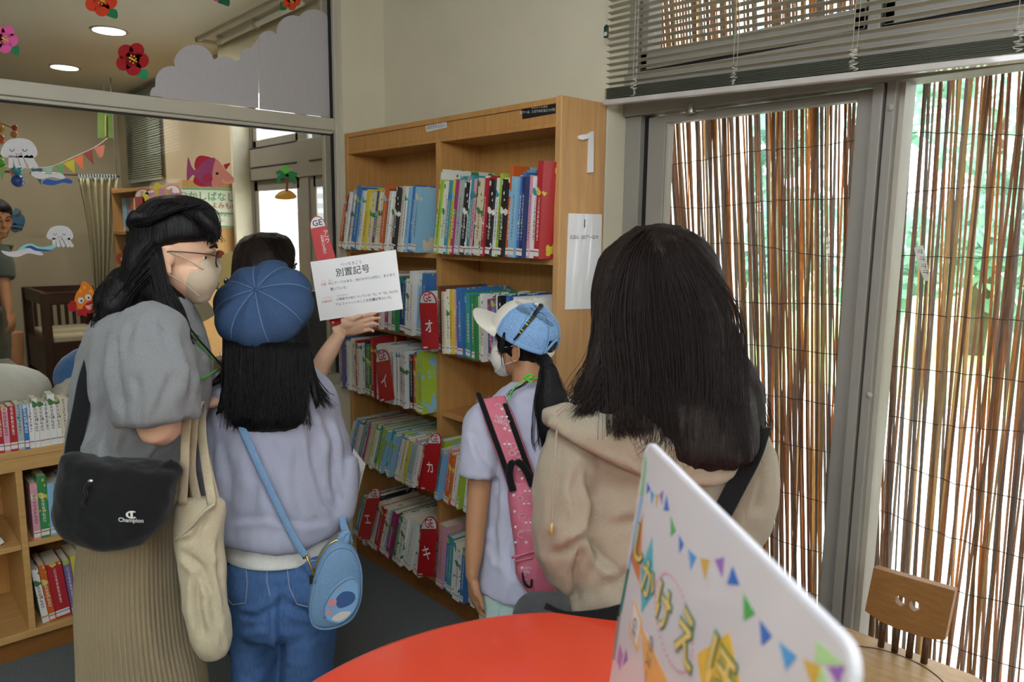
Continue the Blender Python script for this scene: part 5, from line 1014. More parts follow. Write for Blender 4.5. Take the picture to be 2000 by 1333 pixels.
rp_ = thing('shelf_divider', 'long red divider plate held behind the sheet, tilted, its round top above it', 'divider', P(660, 628, DP+.035), 'red divider plates on the bookcase')
DQ = DP+.035
bl, br_, tr, tl = P(645, 636, DQ), P(692, 629, DQ), P(637, 441, DQ), P(606, 447, DQ); mid = (tl+tr)/2; ex = (tr-tl)/2; upv = P(617, 422, DQ)-mid
MB().prism([bl, br_]+[mid+ex*math.cos(a)+upv*math.sin(a) for a in [math.pi*i/16 for i in range(17)]], FWD*.003).build('plate', M_red, rp_, bevel=.0005)
nn = -FWD
MB().prism([mid+nn*.0003+ex*.9*math.cos(a)+upv*.9*math.sin(a) for a in [math.pi*i/16 for i in range(17)]], nn*.0006).build('cap_panel', M_paper, rp_, label='white half-round top')
uxx = ex.normalized(); uyy = (tl-bl).normalized(); text('code', 'GE', M_text, rp_, mid+upv*.36+nn*.001, uxx, uyy, ex.length*1.02, bold=.01)
for body, x, y, sz in (('ア\n～\nウ', 638, 463, .019), ('お\nお\nき\nい\nえ\nほ\nん', 632, 478, .0125)): text('kana', body, M_whitetext, rp_, P(x, y, DQ)+nn*.001, uxx, uyy, sz, line=.72)
q = P(648, 632, DQ)+nn*.0004; MB().prism([q, P(653, 631, DQ)+nn*.0004, P(653, 628, DQ)+nn*.0004, P(648, 629, DQ)+nn*.0004], nn*.0004).build('tiny_sticker', M_sticker, rp_)
# ---------------------------------------------------------------- F: man in the far room
b = fl(P(-12, 600, 5.1)); pF = person('person with short dark hair in a dark polo shirt standing in the far room', b)
fF = HR*.75-HF*.55; e0F = P(-4, 428, 5.1); sF = 1.0; frF = head_frame(fF, 8)
bodyF = figure(pF, b, fF, 1.72, e0F, sF, [(P(-2, 500, 5.0), P(8, 560, 4.98), P(17, 610, 4.96)), (P(-60, 500, 5.2), P(-66, 565, 5.2), P(-60, 610, 5.2))], M_skin_tan, tilt=8, voxel=.007, hands=[((P(17, 610, 4.96), -UZ+HR*.2, -HR, HF), dict(curl=(.6, .6, .6, .6))), ((P(-60, 610, 5.2), -UZ, HR, HF), {})])
add_eyes(pF, bodyF, e0F, frF, sF); f, u, S = frF; K = lambda a, b_, c: e0F+(S*a+f*b_+u*c)*sF
mb = MB(); mb.ell(K(0, -.014, .048), (.086*sF, .102*sF, .09*sF), (S, f, u), nu=24, nv=16); mb.ell(K(0, .06, .085), (.06, .04, .03), (S, f, u)); remesh(mb, .008, 'hair', M_hair_black, pF, smooth=2, wr=[(.006, 30, (1, 1, 1), 2)])
mb = loft([(478, -38, 22, 5.1, .12), (500, -48, 12, 5.1, .14), (560, -46, 8, 5.1, .15), (612, -44, 6, 5.1, .15)], n=28); mb.tube([P(-4, 490, 5.02), P(4, 520, 4.99), P(8, 545, 4.98)], (.07, .075, .07), 14, sub=3)
remesh(mb, .01, 'polo_shirt', cloth('polo_grey', '4d5450', .06, 220, .25), pF, wr=[(.008, 6, (1, 1, .5), 2)])
mb = loft([(600, -46, 14, 5.1, .13), (640, -46, 18, 5.1, .13), (720, -42, 14, 5.1, .12), (770, -40, 8, 5.1, .1), (840, -40, 6, 5.1, .1)], n=28); remesh(mb, .012, 'trousers', cloth('trousers_olive', '5d5e54', .06, 220, .25), pF, wr=[(.008, 6, (1, 1, .5), 2)])
# ================================================================ table, sign, chair
TZ = .78; TC = V((-.567, .716, 0)); TR_ = .622
tb_ = thing('round_table', 'round table with a glossy orange-red top in front of the standing group', 'table', (TC.x, TC.y, 0))
M_redtop = mat('table_red', 'd6452c', .28, .02, spec=.5, coat=.3)
m = MB(); prof = [(.02, TZ-.028), (TR_-.012, TZ-.028), (TR_-.003, TZ-.022), (TR_, TZ-.012), (TR_-.003, TZ-.003), (TR_-.012, TZ), (.02, TZ)]
m.rings([[TC+V((r*math.cos(2*math.pi*j/96), r*math.sin(2*math.pi*j/96), z)) for j in range(96)] for r, z in prof]); m.build('table_top', M_redtop, tb_, smooth=False)
for a in (45, 135, 225, 315):
    q = TC+V((math.cos(math.radians(a)), math.sin(math.radians(a)), 0))*.36; MB().tube([q+UZ*.0, q+UZ*(TZ-.028)], .024, 16).build('leg', mat('table_leg', 'b9b6ae', .3, metal=.8), tb_, smooth=True)
MB().tube([TC+UZ*(TZ-.07), TC+UZ*(TZ-.028)], .4, 48).build('apron', mat('table_apron', 'a8a59e', .5), tb_)
# pop-up board
A_, B_ = P(1263, 859, .83), P(1676, 1276, .415); e_ = B_-A_
lo, hi = .3, 1.4
for _ in range(50):
    md = (lo+hi)/2
    if (P(1190, 1333, lo)-A_).dot(e_)*(P(1190, 1333, md)-A_).dot(e_) <= 0: hi = md
    else: lo = md
Cc = P(1190, 1333, (lo+hi)/2); dn = (Cc-A_).normalized(); k = (TZ+.002-A_.z)/dn.z; ux = e_.normalized(); uy = -dn; nn = ux.cross(uy).normalized(); nn = nn if nn.dot(FWD) < 0 else -nn
sg = thing('display_board', 'white display board of bunting flags and bright kana leaning on the red table', 'sign', A_+e_*.5+dn*k)
M_board = mat('board_print', 'c9c2c2', .35, .01, coat=.6); W_ = e_.length
def corner_board(t, n0):
    pts = []; w_, h_ = W_, k; r = .018
    for cx, cy, a0 in ((r, r, 180), (w_-r, r, 270), (w_-.004, h_, 0), (.004, h_, 90)):
        if cy < h_: pts += [(cx+r*math.cos(math.radians(a0+i*15)), cy+r*math.sin(math.radians(a0+i*15))) for i in range(7)]
        else: pts.append((cx, cy))
    return [A_+ux*x+dn*y+nn*n0 for x, y in pts]
MB().prism(corner_board(0, 0), -nn*.006).build('board', mat('board_edge', 'd3d2da', .5), sg)
def cp(x, y, l=.0002): r = ray(x, y); t = (A_-EYE).dot(nn)/r.dot(nn); return EYE+r*t+nn*l
MB().prism([p+(A_+e_*.5+dn*k*.5-p)*.012 for p in corner_board(0, .0001)], nn*.0002).build('print', M_board, sg)
def art(name, polys, col, lift=.0005, coat=.5):
    mb = MB()
    for q in polys: mb.prism([cp(x, y, lift) for x, y in q], nn*.0002)
    return mb.build(name, mat('board_'+col, col, .35, .02, coat=coat), sg)
fl_ = {'2f63b5': [[(1265, 942), (1271, 955), (1264, 967)], [(1303, 967), (1308, 998), (1297, 998)], [(1327, 1046), (1337, 1064), (1328, 1082)], [(1432, 1106), (1446, 1144), (1421, 1142)], [(1485, 1211), (1510, 1244), (1489, 1263)]],
       '4a93c8': [[(1271, 957), (1279, 966), (1273, 986)], [(1345, 1073), (1362, 1089), (1350, 1115)], [(1523, 1254), (1558, 1283), (1537, 1311)]],
       'c9a040': [[(1281, 965), (1288, 967), (1283, 993)], [(1368, 1090), (1388, 1094), (1378, 1134)], [(1570, 1287), (1606, 1304), (1592, 1352)]],
       '8f5fa8': [[(1289, 966), (1297, 958), (1294, 988)], [(1397, 1094), (1416, 1089), (1412, 1129)], [(1618, 1303), (1652, 1303), (1640, 1342)]],
       '4a9f4a': [[(1311, 1008), (1321, 1038), (1311, 1049)], [(1454, 1160), (1476, 1200), (1454, 1214)]], 'a7c98a': [[(1598, 1252), (1652, 1300), (1592, 1296)], [(1592, 1340), (1606, 1304), (1622, 1345)]]}
for c_, ps_ in fl_.items():
    for q in ps_: art('bunting_flag', [q], c_)
art('diamond', [[(1257, 1003), (1250, 1142), (1232, 1092)]], 'c87840'); art('parallelogram', [[(1275, 1050), (1278, 1160), (1254, 1198), (1253, 1110)]], '55a5b0'); art('diamond', [[(1426, 1236), (1362, 1279), (1374, 1350), (1450, 1350)]], 'dcae38')
art('banner', [[(1252, 1218), (1314, 1350), (1262, 1350)]], 'd9a25a'); art('tag_outline', [[(1239, 1168), (1256, 1216), (1246, 1278), (1229, 1236)]], 'd9a860'); art('tag_inside', [[(1239, 1180), (1252, 1218), (1245, 1264), (1233, 1234)]], 'd8cfcc', .0008)
art('edge_picture', [[(1262, 880), (1264, 900), (1258, 970), (1251, 970)]], '7fb08a'); art('edge_picture', [[(1252, 972), (1257, 972), (1232, 1110), (1227, 1110)]], '84aad0'); art('edge_picture', [[(1226, 1112), (1231, 1112), (1214, 1200), (1209, 1200)]], '2f6f66'); art('edge_picture', [[(1208, 1204), (1213, 1204), (1202, 1290), (1196, 1290)]], '8b817a')
art('corner_shape', [[(1211, 1258), (1218, 1280), (1212, 1310), (1206, 1292)]], '9a6fae'); art('corner_shape', [[(1224, 1268), (1227, 1290), (1217, 1302)]], '7a5a9e')
mb = MB(); c0 = (1317, 1218)
for i in range(44):
    a = 2*math.pi*i/44; x = c0[0]+44*math.cos(a)*.78+20*math.sin(a)*.6; y = c0[1]+96*math.sin(a)+14*math.cos(a)
    p = cp(x, y, .0005); mb.tube([p, p+nn*.0003], .0016, 8)
mb.build('dotted_ring', mat('board_pinkdot', 'c4708a', .5), sg)
M_gold = mat('kana_gold', 'e0bc6a', .35, coat=.5); M_kgreen = mat('kana_outline', '3f7d55', .35, coat=.5)
for ch, x, y, s_ in (('し', 1250, 1068, .044), ('か', 1267, 1140, .044), ('け', 1297, 1192, .047), ('え', 1341, 1252, .052), ('ほ', 1408, 1328, .058)):
    text('kana_outline', ch, M_kgreen, sg, cp(x, y), ux, uy, s_, lift=.0012, bold=.055); text('kana', ch, M_gold, sg, cp(x, y), ux, uy, s_, lift=.0017, bold=.015)
text('small_print', 'GE', M_greytext, sg, cp(1241, 1226), -uy, ux, .018, lift=.0012); text('small_print', 'のスー', M_greytext, sg, cp(1268, 1290), -uy, ux, .018, lift=.0012)
# easel foot that carries the board
q0 = A_+e_*.5+dn*k*.55-nn*.006; q1 = V((q0.x-nn.x*.10, q0.y-nn.y*.10, TZ)); MB().tube([q0, q1], .006, 8).build('rear_strut', M_alu, sg, smooth=True)
# ---------------------------------------------------------------- wooden child's chair by the window
SZ = .50
a_, b_ = onz(1722, 1264, SZ), onz(1806, 1296, SZ); cx_ = (b_-a_).normalized(); cf = UZ.cross(cx_); cf = cf if cf.dot(HF) < 0 else -cf
M_chair = mat('chair_wood', 'b08f63', .4, .16, 7, stretch=(3, 14, 3), spec=.5); M_chairdk = mat('chair_back_wood', '8d6236', .45, .14, 7, stretch=(3, 3, 14))
M_spin = mat('spindle_dark', '4a2f1a', .5)
ch = thing('wooden_chair', 'small wooden chair with a two-hole plank back beside the reed-covered window', 'chair', V(((a_.x+b_.x)/2, (a_.y+b_.y)/2, 0))+cf*.15)
mid = (a_+b_)/2; hw = .19
rr = .04; so_ = []
for sx, sy, a0 in ((hw-rr, .345-rr, 0), (-hw+rr, .345-rr, 90), (-hw+rr, -.035+rr, 180), (hw-rr, -.035+rr, 270)):
    so_ += [(sx+rr*math.cos(math.radians(a0+i*18)), sy+rr*math.sin(math.radians(a0+i*18))) for i in range(6)]
MB().prism([mid+cx_*x+cf*y-UZ*.028 for x, y in so_], UZ*.028).build('seat', M_chair, ch, bevel=.004)
mb = MB(); ring = [mid+cx_*(.155*math.cos(t))+cf*(.165+.155*math.sin(t))+UZ*.0006 for t in [2*math.pi*i/72 for i in range(73)]]; mb.tube(ring, .0016, 6); mb.build('seat_groove', M_spin, ch, smooth=True)
def bpx(x, y, dy=0): r = ray(x, y); t = (mid-EYE).dot(cf)/r.dot(cf); return EYE+r*t+cf*dy
bk = [bpx(*q) for q in ((1709, 1107), (1868, 1152), (1848, 1248), (1822, 1246), (1790, 1238), (1755, 1226), (1722, 1212), (1692, 1191))]
bo_ = MB().prism([p+cf*.012 for p in bk], -cf*.026).build('backrest', M_chairdk, ch)
cut = []
for x, y in ((1762, 1172), (1789, 1182)):
    c = bpx(x, y); r_ = .0135; o = MB().tube([c+cf*.05, c-cf*.05], r_, 24).build('hole_cutter', M_chairdk, ch); md_ = bo_.modifiers.new('hole', 'BOOLEAN'); md_.object = o; md_.operation = 'DIFFERENCE'; md_.solver = 'EXACT'; cut.append(o)
bpy.context.view_layer.update(); dg = bpy.context.evaluated_depsgraph_get(); me = bpy.data.meshes.new_from_object(bo_.evaluated_get(dg)); bo_.modifiers.clear(); bo_.data = me
for o in cut: bpy.data.objects.remove(o)
bm_ = bo_.modifiers.new('bevel', 'BEVEL'); bm_.width = .002; bm_.segments = 2; bm_.limit_method = 'ANGLE'
for (x0, y0), (x1, y1) in (((1720, 1264), (1727, 1214)), ((1747, 1273), (1753, 1226)), ((1775, 1284), (1781, 1235)), ((1804, 1296), (1811, 1244))):
    p = bpx(x1, y1); q = onz(x0, y0, SZ); p0 = bpx(x0, y0); MB().tube([V((p0.x, p0.y, SZ-.01)), p+UZ*.012], .0085, 12).build('spindle', M_spin, ch, smooth=True)
for sx, sy in ((.15, .31), (-.15, .31), (.15, .0), (-.15, .0)):
    p = mid+cx_*sx+cf*sy; MB().tube([p-UZ*.02, p-UZ*(SZ)+cx_*math.copysign(.03, sx)+cf*math.copysign(.02, sy-.1)], (.018, .013), 12).build('leg', M_chair, ch, smooth=True)
# ================================================================ room behind the glass and what is stuck on the glass
for i, (px, py) in enumerate(((213, 59), (126, 131))):
    c = onz(px, py, H_); t = thing('ceiling_downlight', ('round ceiling downlight nearer the cloud cut-outs', 'round ceiling downlight farther into the far room')[i], 'ceiling light', c, 'downlights of the far room')
    MB().tube([c, c-UZ*.006], (.105, .1), 32).build('ring', mat('ring_grey', '8f8d86', .4), t, smooth=False); MB().tube([c-UZ*.006, c-UZ*.008], .088, 32).build('lens', mat('downlight', 'fff8ea', .5, emit=6), t)
    area('downlight_light', c-UZ*.02, c-UZ*2, .16, .16, 9, (1, .93, .8))
a_ = onz(402, 75, H_); b_ = onz(600, 0, H_); d_ = V((1, 0, 0)); c0 = V((a_.x, (a_.y+b_.y)/2, H_))
t = thing('ceiling_tube_light', 'unlit tube light in a long ceiling recess above the far window', 'ceiling light', c0+d_*.6)
MB().box((c0.x-.05, c0.y-.09, H_-.02), (c0.x+1.25, c0.y-.07, H_)).box((c0.x-.05, c0.y+.07, H_-.02), (c0.x+1.25, c0.y+.09, H_)).box((c0.x-.05, c0.y-.09, H_-.02), (c0.x-.03, c0.y+.09, H_)).build('trim', M_white_frame, t)
MB().tube([c0+V((.12, 0, -.03)), c0+V((1.2, 0, -.03))], .014, 12).build('tube', mat('tube_white', 'd8d8d0', .3), t, smooth=True)
mb = MB()
for x in (.1, .62): mb.obox(c0+V((x, -.016, -.045)), (.03, 0, 0), (0, .032, 0), (0, 0, .045))
mb.build('lamp_holder', mat('holder', 'bab8b0', .5), t)
structure('trim_soffit', MB().box((-4.95, 1.93, 2.45), (-3.27, 2.1, 2.5)).box((-4.95, 1.93, 2.5), (-3.27, 1.95, H_)), M_wall)
# far bookcase against the window wall
M_lt = mat('far_case_wood', 'b78d58', .5, .1, 8, stretch=(8, 8, .6))
fx0, fx1, fy, fz = -6.6, -5.0, 1.67, 1.90
fc_ = thing('far_bookcase', 'oak bookcase in the far room with its end panel carrying a green-framed poster', 'bookcase', (-5.8, 1.85, 0))
MB().box((fx1-.03, fy, 0), (fx1, YW-.003, fz)).build('side_panel', M_lt, fc_, bevel=.003); MB().box((fx0, fy, 0), (fx0+.03, YW-.003, fz)).build('side_panel', M_lt, fc_)
MB().box((fx0+.03, YW-.02, 0), (fx1-.03, YW-.004, fz)).build('back_panel', M_wood, fc_)
for z in (.1, .48, .86, 1.22, 1.56, 1.88): MB().box((fx0+.03, fy, z-.024), (fx1-.03, YW-.02, z)).build('shelf', M_lt, fc_)
book_row(fx0+.15, fx1-.04, 's v o* c w c^ w* y w^ g k', 1.56, 1.70, .25, 0, 0, 'the far room upper shelf', d=.24, end='the window-wall end')
book_row(fx0+.15, fx1-.04, 'w g r w c p B w o', 1.22, 1.70, .24, 0, 0, 'the far room lower shelf', d=.24, end='the curtain end')
for i, (px, py, w_, lab) in enumerate(((336, 378, 19, 'red round-topped MJ plate nearest the poster in the far bookcase'), (296, 386, 18, 'red round-topped MJ plate half hidden by the striped fish'), (279, 384, 16, 'red round-topped MJ plate at the orange book in the far bookcase'))):
    c = ony(px, py, fy-.01); hw_ = abs(ony(px+w_, py, fy-.01).x-c.x); t = thing('shelf_divider', lab, 'divider', c, 'red plates in the far bookcase')
    arch = [c+V((hw_*math.cos(a), 0, .055*math.sin(a))) for a in [math.pi*j/14 for j in range(15)]]
    MB().prism([c+V((-hw_, 0, -.2)), c+V((hw_, 0, -.2))]+arch, (0, -.003, 0)).build('plate', M_red, t); MB().prism([c+V((hw_*.86*math.cos(a), -.003, .048*math.sin(a))) for a in [math.pi*j/14 for j in range(15)]], (0, -.0006, 0)).build('cap_panel', M_paper, t); text('code', 'MJ', M_redtext, t, c+V((0, -.004, .017)), (1, 0, 0), UZ, .05, bold=.01)
XE = fx1+.002
t = thing('poster', 'green-framed white poster with a green kana heading on the far bookcase end', 'poster', onx(405, 447, XE))
q = [onx(x, y, XE) for x, y in ((349, 366), (459, 369), (463, 446), (353, 440))]; MB().prism(q, (.0015, 0, 0)).build('sheet', mat('poster_white', 'd9dccf', .5), t)
M_pg = mat('poster_green', '5f9a78', .5); mb = MB(); e4 = [onx(x, y, XE+.003) for x, y in ((351, 368), (457, 371), (461, 444), (355, 438))]
mb.tube(e4+e4[:1], .006, 6).tube([onx(354, 414, XE+.003), onx(460, 418, XE+.003)], .006, 6); mb.build('frame_line', M_pg, t)
text('heading', 'むかしばなし', M_pg, t, onx(405, 385, XE+.002), (0, 1, 0), UZ, .062, bold=.02); text('subheading', 'えほん・よみもの', mat('poster_brown', '8d5a42', .6), t, onx(412, 402, XE+.002), (0, 1, 0), UZ, .045, bold=.012)
text('body_text', 'ならんでいるよ。\nはまいごに', M_greytext, t, onx(418, 425, XE+.002), (0, 1, 0), UZ, .03, line=1.2)
# blind on the far window
t = thing('venetian_blind', 'closed grey blind at the small window above the far bookcase', 'blind', (-6.7, 2.0, 2.05))
xa, xb = ony(247, 250, 2.0).x, ony(314, 250, 2.0).x; mb = MB(); z = 2.0
while z < 2.72: mb.obox((xa, 1.985, z), (xb-xa, 0, 0), (0, .012, .02), (0, 0, .001)); z += .018
mb.build('slats', mat('far_slat', '7f8577', .5), t); MB().box((xa, 1.985, 1.975), (xb, 2.0, 1.995)).build('bottom_rail', mat('far_rail', '8e938a', .5), t)
# curtain on a rail, bunting
ra, rb = onx(-60, 332, -6.6), onx(233, 345, -6.6)
t = thing('curtain_rail', 'thin steel rail crossing the far room at head height', 'rail', (ra+rb)/2); MB().tube([ra, rb], .009, 10).build('rail', mat('rail_steel', '6f6c66', .4, metal=.6), t, smooth=True)
for px in (-20, 228): q = onx(px, 345, -6.6); MB().tube([V((q.x, q.y, ra.z)), V((q.x, q.y, H_))], .005, 8).build('hanger', mat('rail_steel'), t)
t = thing('curtain', 'narrow cream curtain tied with blue hooks on the rail in the far room', 'curtain', onx(195, 590, -6.6)); mb = MB(); R_ = []
for i in range(15):
    k = i/14; y = 348+k*240; xl, xr = 153+k*30+6*math.sin(k*3), 231-k*19; ring = []
    for j in range(60): s_ = j/59; q = onx(xl+(xr-xl)*s_, y, -6.6); ring.append(q+V((.022*math.sin(s_*math.pi*11+k)*(1+.3*math.sin(j)), 0, 0)))
    R_.append(ring+[p-V((.006, 0, 0)) for p in ring[::-1]])
mb.rings(R_); mb.build('cloth', mat('curtain_cream', 'b9b296', .8, .06, 30, trans=.25), t, smooth=True)
mb = MB()
for i in range(14): q = onx(154+i*5.5, 344, -6.595); mb.tube([q-UZ*.04, q-UZ*.02+V((.01, 0, 0)), q+UZ*.012], .005, 6)
mb.build('hook_tape', mat('hook_blue', '7f95a6', .6), t, smooth=True)
t = thing('bunting', 'string of coloured triangle flags drooping across the far room', 'bunting', onx(110, 330, -5.7))
sp2 = [onx(x, y, -5.7) for x, y in ((-10, 318), (20, 326), (60, 328), (102, 325), (145, 306), (183, 289), (210, 270))]; MB().tube(sp2, .002, 6, sub=3).build('string', M_cord, t, smooth=True)
for q, c_ in (([(184, 288), (205, 283), (201, 306), (194, 309)], 'b06a62'), ([(162, 300), (180, 291), (183, 323)], '7d3a36'), ([(144, 310), (161, 303), (164, 334)], 'c2663f'), ([(123, 319), (145, 311), (146, 340)], 'a6a030'), ([(103, 325), (124, 320), (124, 347)], '5f8f62'), ([(82, 329), (103, 326), (98, 352)], '7fa3a3'), ([(60, 330), (82, 329), (80, 362)], '2d5068'), ([(41, 331), (59, 330), (54, 362)], '8f8a80'), ([(17, 330), (36, 331), (29, 361)], '8a4a40'), ([(-8, 322), (12, 326), (4, 354)], '6f8f52')):
    MB().prism([onx(x, y, -5.69) for x, y in q], (.001, 0, 0)).build('flag', mat('flag_'+c_, c_, .8), t)
# cot, trays of toys, table, stool, monitor, paper garland
M_cot = mat('cot_brown', '3d2519', .45, .15, 8, stretch=(2, 2, 8))
XC = -6.3; ca_, cb_ = onx(92, 640, XC).y, onx(190, 640, XC).y
t = thing('baby_cot', 'dark brown slatted baby cot with a pale mattress at the back of the far room', 'cot', (XC-.35, (ca_+cb_)/2, 0))
zt = onx(100, 572, XC).z; zm = onx(130, 655, XC).z
for x in (XC, XC-.7):
    for y in (ca_, cb_+.1): MB().box((x-.03, y-.03, 0), (x+.03, y+.03, zt)).build('post', M_cot, t, bevel=.005)
for x in (XC, XC-.7): MB().box((x-.02, ca_, zt-.09), (x+.02, cb_+.1, zt)).box((x-.02, ca_, zm-.3), (x+.02, cb_+.1, zm-.05)).build('rail', M_cot, t)
mb = MB()
for i in range(7): y = ca_+.05+(cb_-ca_)*i/6; mb.box((XC-.71, y-.012, zm), (XC-.69, y+.012, zt-.09))
mb.build('slats', M_cot, t)
for y in (ca_, cb_+.1): MB().box((XC-.7, y-.02, zm-.3), (XC, y+.02, zm-.05)).box((XC-.7, y-.02, zt-.09), (XC, y+.02, zt)).build('end_rail', M_cot, t)
MB().box((XC-.68, ca_+.03, zm-.1), (XC-.02, cb_+.08, zm)).build('mattress', mat('mattress_cream', 'bdb39a', .9), t, bevel=.02)
# low play cabinet behind the glass carrying the plush toys
structure_top = thing('play_cabinet', 'low cabinet top running behind the glass, carrying plush toys and toy trays', 'cabinet', (-3.85, .3, 0))
MB().box((-4.2, -1.2, 0), (-3.52, 1.4, .76)).build('body', M_woodlow, structure_top); MB().box((-4.22, -1.2, .76), (-3.52, 1.42, .785)).build('top', M_woodlow, structure_top, bevel=.003)
PZ = .785
M_plw = mat('plush_white', 'c9c9c4', .95, .05, 120, sheen=.4, bump=.3, bscale=200); M_plg = mat('plush_grey', '8a867f', .95, .05, 120, sheen=.4, bump=.3, bscale=200); M_plb = mat('plush_blue', '3f6fae', .95, .08, 60, sheen=.4, bump=.3, bscale=200)
c = onx(-20, 790, -3.72); r0 = abs(onx(105, 780, -3.72).y-c.y)
t = thing('plush_toy', 'large white plush animal with a grey belly lying behind the glass', 'plush toy', (c.x, c.y, PZ))
mb = MB().ell((c.x, c.y, PZ+.115), (.17, r0, .125)); mb.ell((c.x-.02, c.y-r0*.9, PZ+.14), (.13, .14, .13)); remesh(mb, .012, 'body', M_plw, t, smooth=3)
mb = MB().ell((c.x+.03, c.y-.02, PZ+.072), (.162, r0*.93, .078)); mb.build('belly', M_plg, t, smooth=True)
c = onx(150, 745, -3.72); t = thing('plush_toy', 'blue plush whale with white scalloped edge behind the glass', 'plush toy', (c.x, c.y, PZ))
yl = onx(100, 760, -3.72).y; zt_ = onx(160, 690, -3.72).z
rz = (zt_-PZ)/2+.02; mb = MB().ell((c.x, yl+.22, PZ+rz), (.15, .215, rz)); mb.ell((c.x, yl+.25, zt_-.11), (.13, .15, .115)); mb.ell((c.x, yl+.52, PZ+rz), (.04, .12, .05)); remesh(mb, .011, 'body', M_plb, t, smooth=3)
mb = MB()
for i in range(9): k = i/8; y = yl+.0+.2*k**1.5; z = PZ+.05+(zt_-PZ-.02)*k; mb.ell((c.x+.03, y+.015, z), (.09, .03, .032))
remesh(mb, .01, 'scalloped_edge', M_plw, t, smooth=2)
for i, (px, py, w_, h_) in enumerate(((90, 733, .34, .035), (112, 748, .3, .03))):
    c = onx(px, py, -4.0-.0*i); t = thing('toy_tray', ('shallow wooden tray of small coloured toys behind the glass', 'second shallow wooden tray with a red toy behind the glass')[i], 'tray', (c.x, c.y, PZ))
    o = V((c.x-.1+.22*i, c.y-w_/2, PZ)); mb = MB().box(o, o+V((.2, w_, .008)))
    for a_, b_ in (((0, 0), (.012, w_)), ((.188, 0), (.2, w_)), ((0, 0), (.2, .012)), ((0, w_-.012), (.2, w_))): mb.box(o+V((a_[0], a_[1], 0)), o+V((b_[0], b_[1], h_)))
    mb.build('tray', mat('tray_wood', 'b98a4f', .5, .1), t)
    R = random.Random(i+3)
    for j in range((9, 2)[i]):
        cc = ('c23a34', '3f9a52', 'd8b83a', '3f9a52', 'c8602e', 'd8b83a', '2f6f4a', 'c23a34', 'b7472f')[j]; r_ = .02; q = o+V((.04+R.random()*.12, .03+(j+.5)/(9, 4)[i]*(w_-.08), .008+r_*.8))
        tt = thing('toy_piece', f"{('red', 'green', 'yellow', 'dark green', 'orange', 'gold', 'bottle green', 'crimson', 'rust')[j]} toy piece lying in the {('first', 'second')[i]} wooden tray behind the glass", 'toy', q-UZ*r_*.8, 'toys in the trays')
        MB().ell(q, (r_, r_, r_*.8)).build('knob', mat('toy_'+cc, cc, .4), tt, smooth=True); MB().tube([q, q+V((0, 0, r_*1.3))], (.009, .007), 10).build('stem', mat('toy_'+cc), tt, smooth=True)
# bright wooden play table in the far room
xt, yt = -4.58, 1.35; t = thing('play_table', 'light wooden play table in the sunlit corner of the far room', 'table', (xt, yt, 0))
MB().box((xt-.35, yt-.4, .66), (xt+.3, yt+.35, .70)).build('table_top', mat('light_wood', 'cfa873', .4, .08, 8, stretch=(8, 1, 8)), t, bevel=.005)
for dx in (-.3, .25):
    for dy in (-.35, .3): MB().box((xt+dx-.025, yt+dy-.025, 0), (xt+dx+.025, yt+dy+.025, .66)).build('leg', mat('light_wood'), t)
c = onx(409, 712, -3.9); t = thing('display_box', 'dark blue box with small bright pictures behind the glass beside the blouse', 'box', (c.x, c.y, PZ))
MB().box((c.x-.05, c.y-.1, PZ), (c.x+.03, c.y+.1, PZ+.1)).build('box', mat('box_blue', '2c5078', .5, .5, 30), t, bevel=.004)
mb = MB().tube([(c.x, c.y+.06, PZ+.1), (c.x, c.y+.06, PZ+.16)], (.014, .002), 12).tube([(c.x, c.y-.06, PZ+.1), (c.x, c.y-.06, PZ+.15)], (.014, .002), 12); mb.build('cone', mat('cone_pale', 'b9c0c2', .4), t, smooth=True)
# black monitor back standing behind the glass beside the low wall
XM = -3.40; q = [onx(x, y, XM) for x, y in ((592, 570), (646, 572), (642, 702), (590, 720))]; ylo, yhi = q[0].y, q[1].y
t = thing('monitor', 'dark flat monitor seen through the glass behind the raised forearm', 'monitor', (XM, (ylo+yhi)/2, .8))
MB().box((XM-.03, ylo-.1, q[2].z-.03), (XM, yhi, q[0].z)).build('screen', mat('monitor_black', '1c1f26', .4), t, bevel=.004); MB().box((XM-.02, (ylo+yhi)/2-.03, .82), (XM-.005, (ylo+yhi)/2+.03, q[2].z)).build('stand', M_black, t); MB().box((XM-.1, ylo, .80), (XM+.06, yhi, .82)).build('base', M_black, t)
MB().box((-3.6, 1.455, 0), (-3.33, 1.76, .80)).build('monitor_cabinet', M_woodlow); tag(bpy.data.objects['monitor_cabinet'], 'plain wooden cabinet behind the low wall carrying the dark monitor', 'cabinet')
st_ = onz(30, 712, 0) if False else V((-5.7, .66, 0))
t = thing('stool', 'grey stool with thin steel legs behind the man in the far room', 'stool', st_+V((-.1, .1, 0)))
MB().box(st_+V((-.3, -.14, .68)), st_+V((.1, .16, .70))).build('seat', mat('stool_grey', '8b8a84', .5), t, bevel=.008)
for dx, dy in ((-.26, -.1), (-.26, .12), (.06, -.1), (.06, .12)): MB().tube([st_+V((dx, dy, 0)), st_+V((dx, dy, .68))], .011, 8).build('leg', mat('steel'), t, smooth=True)
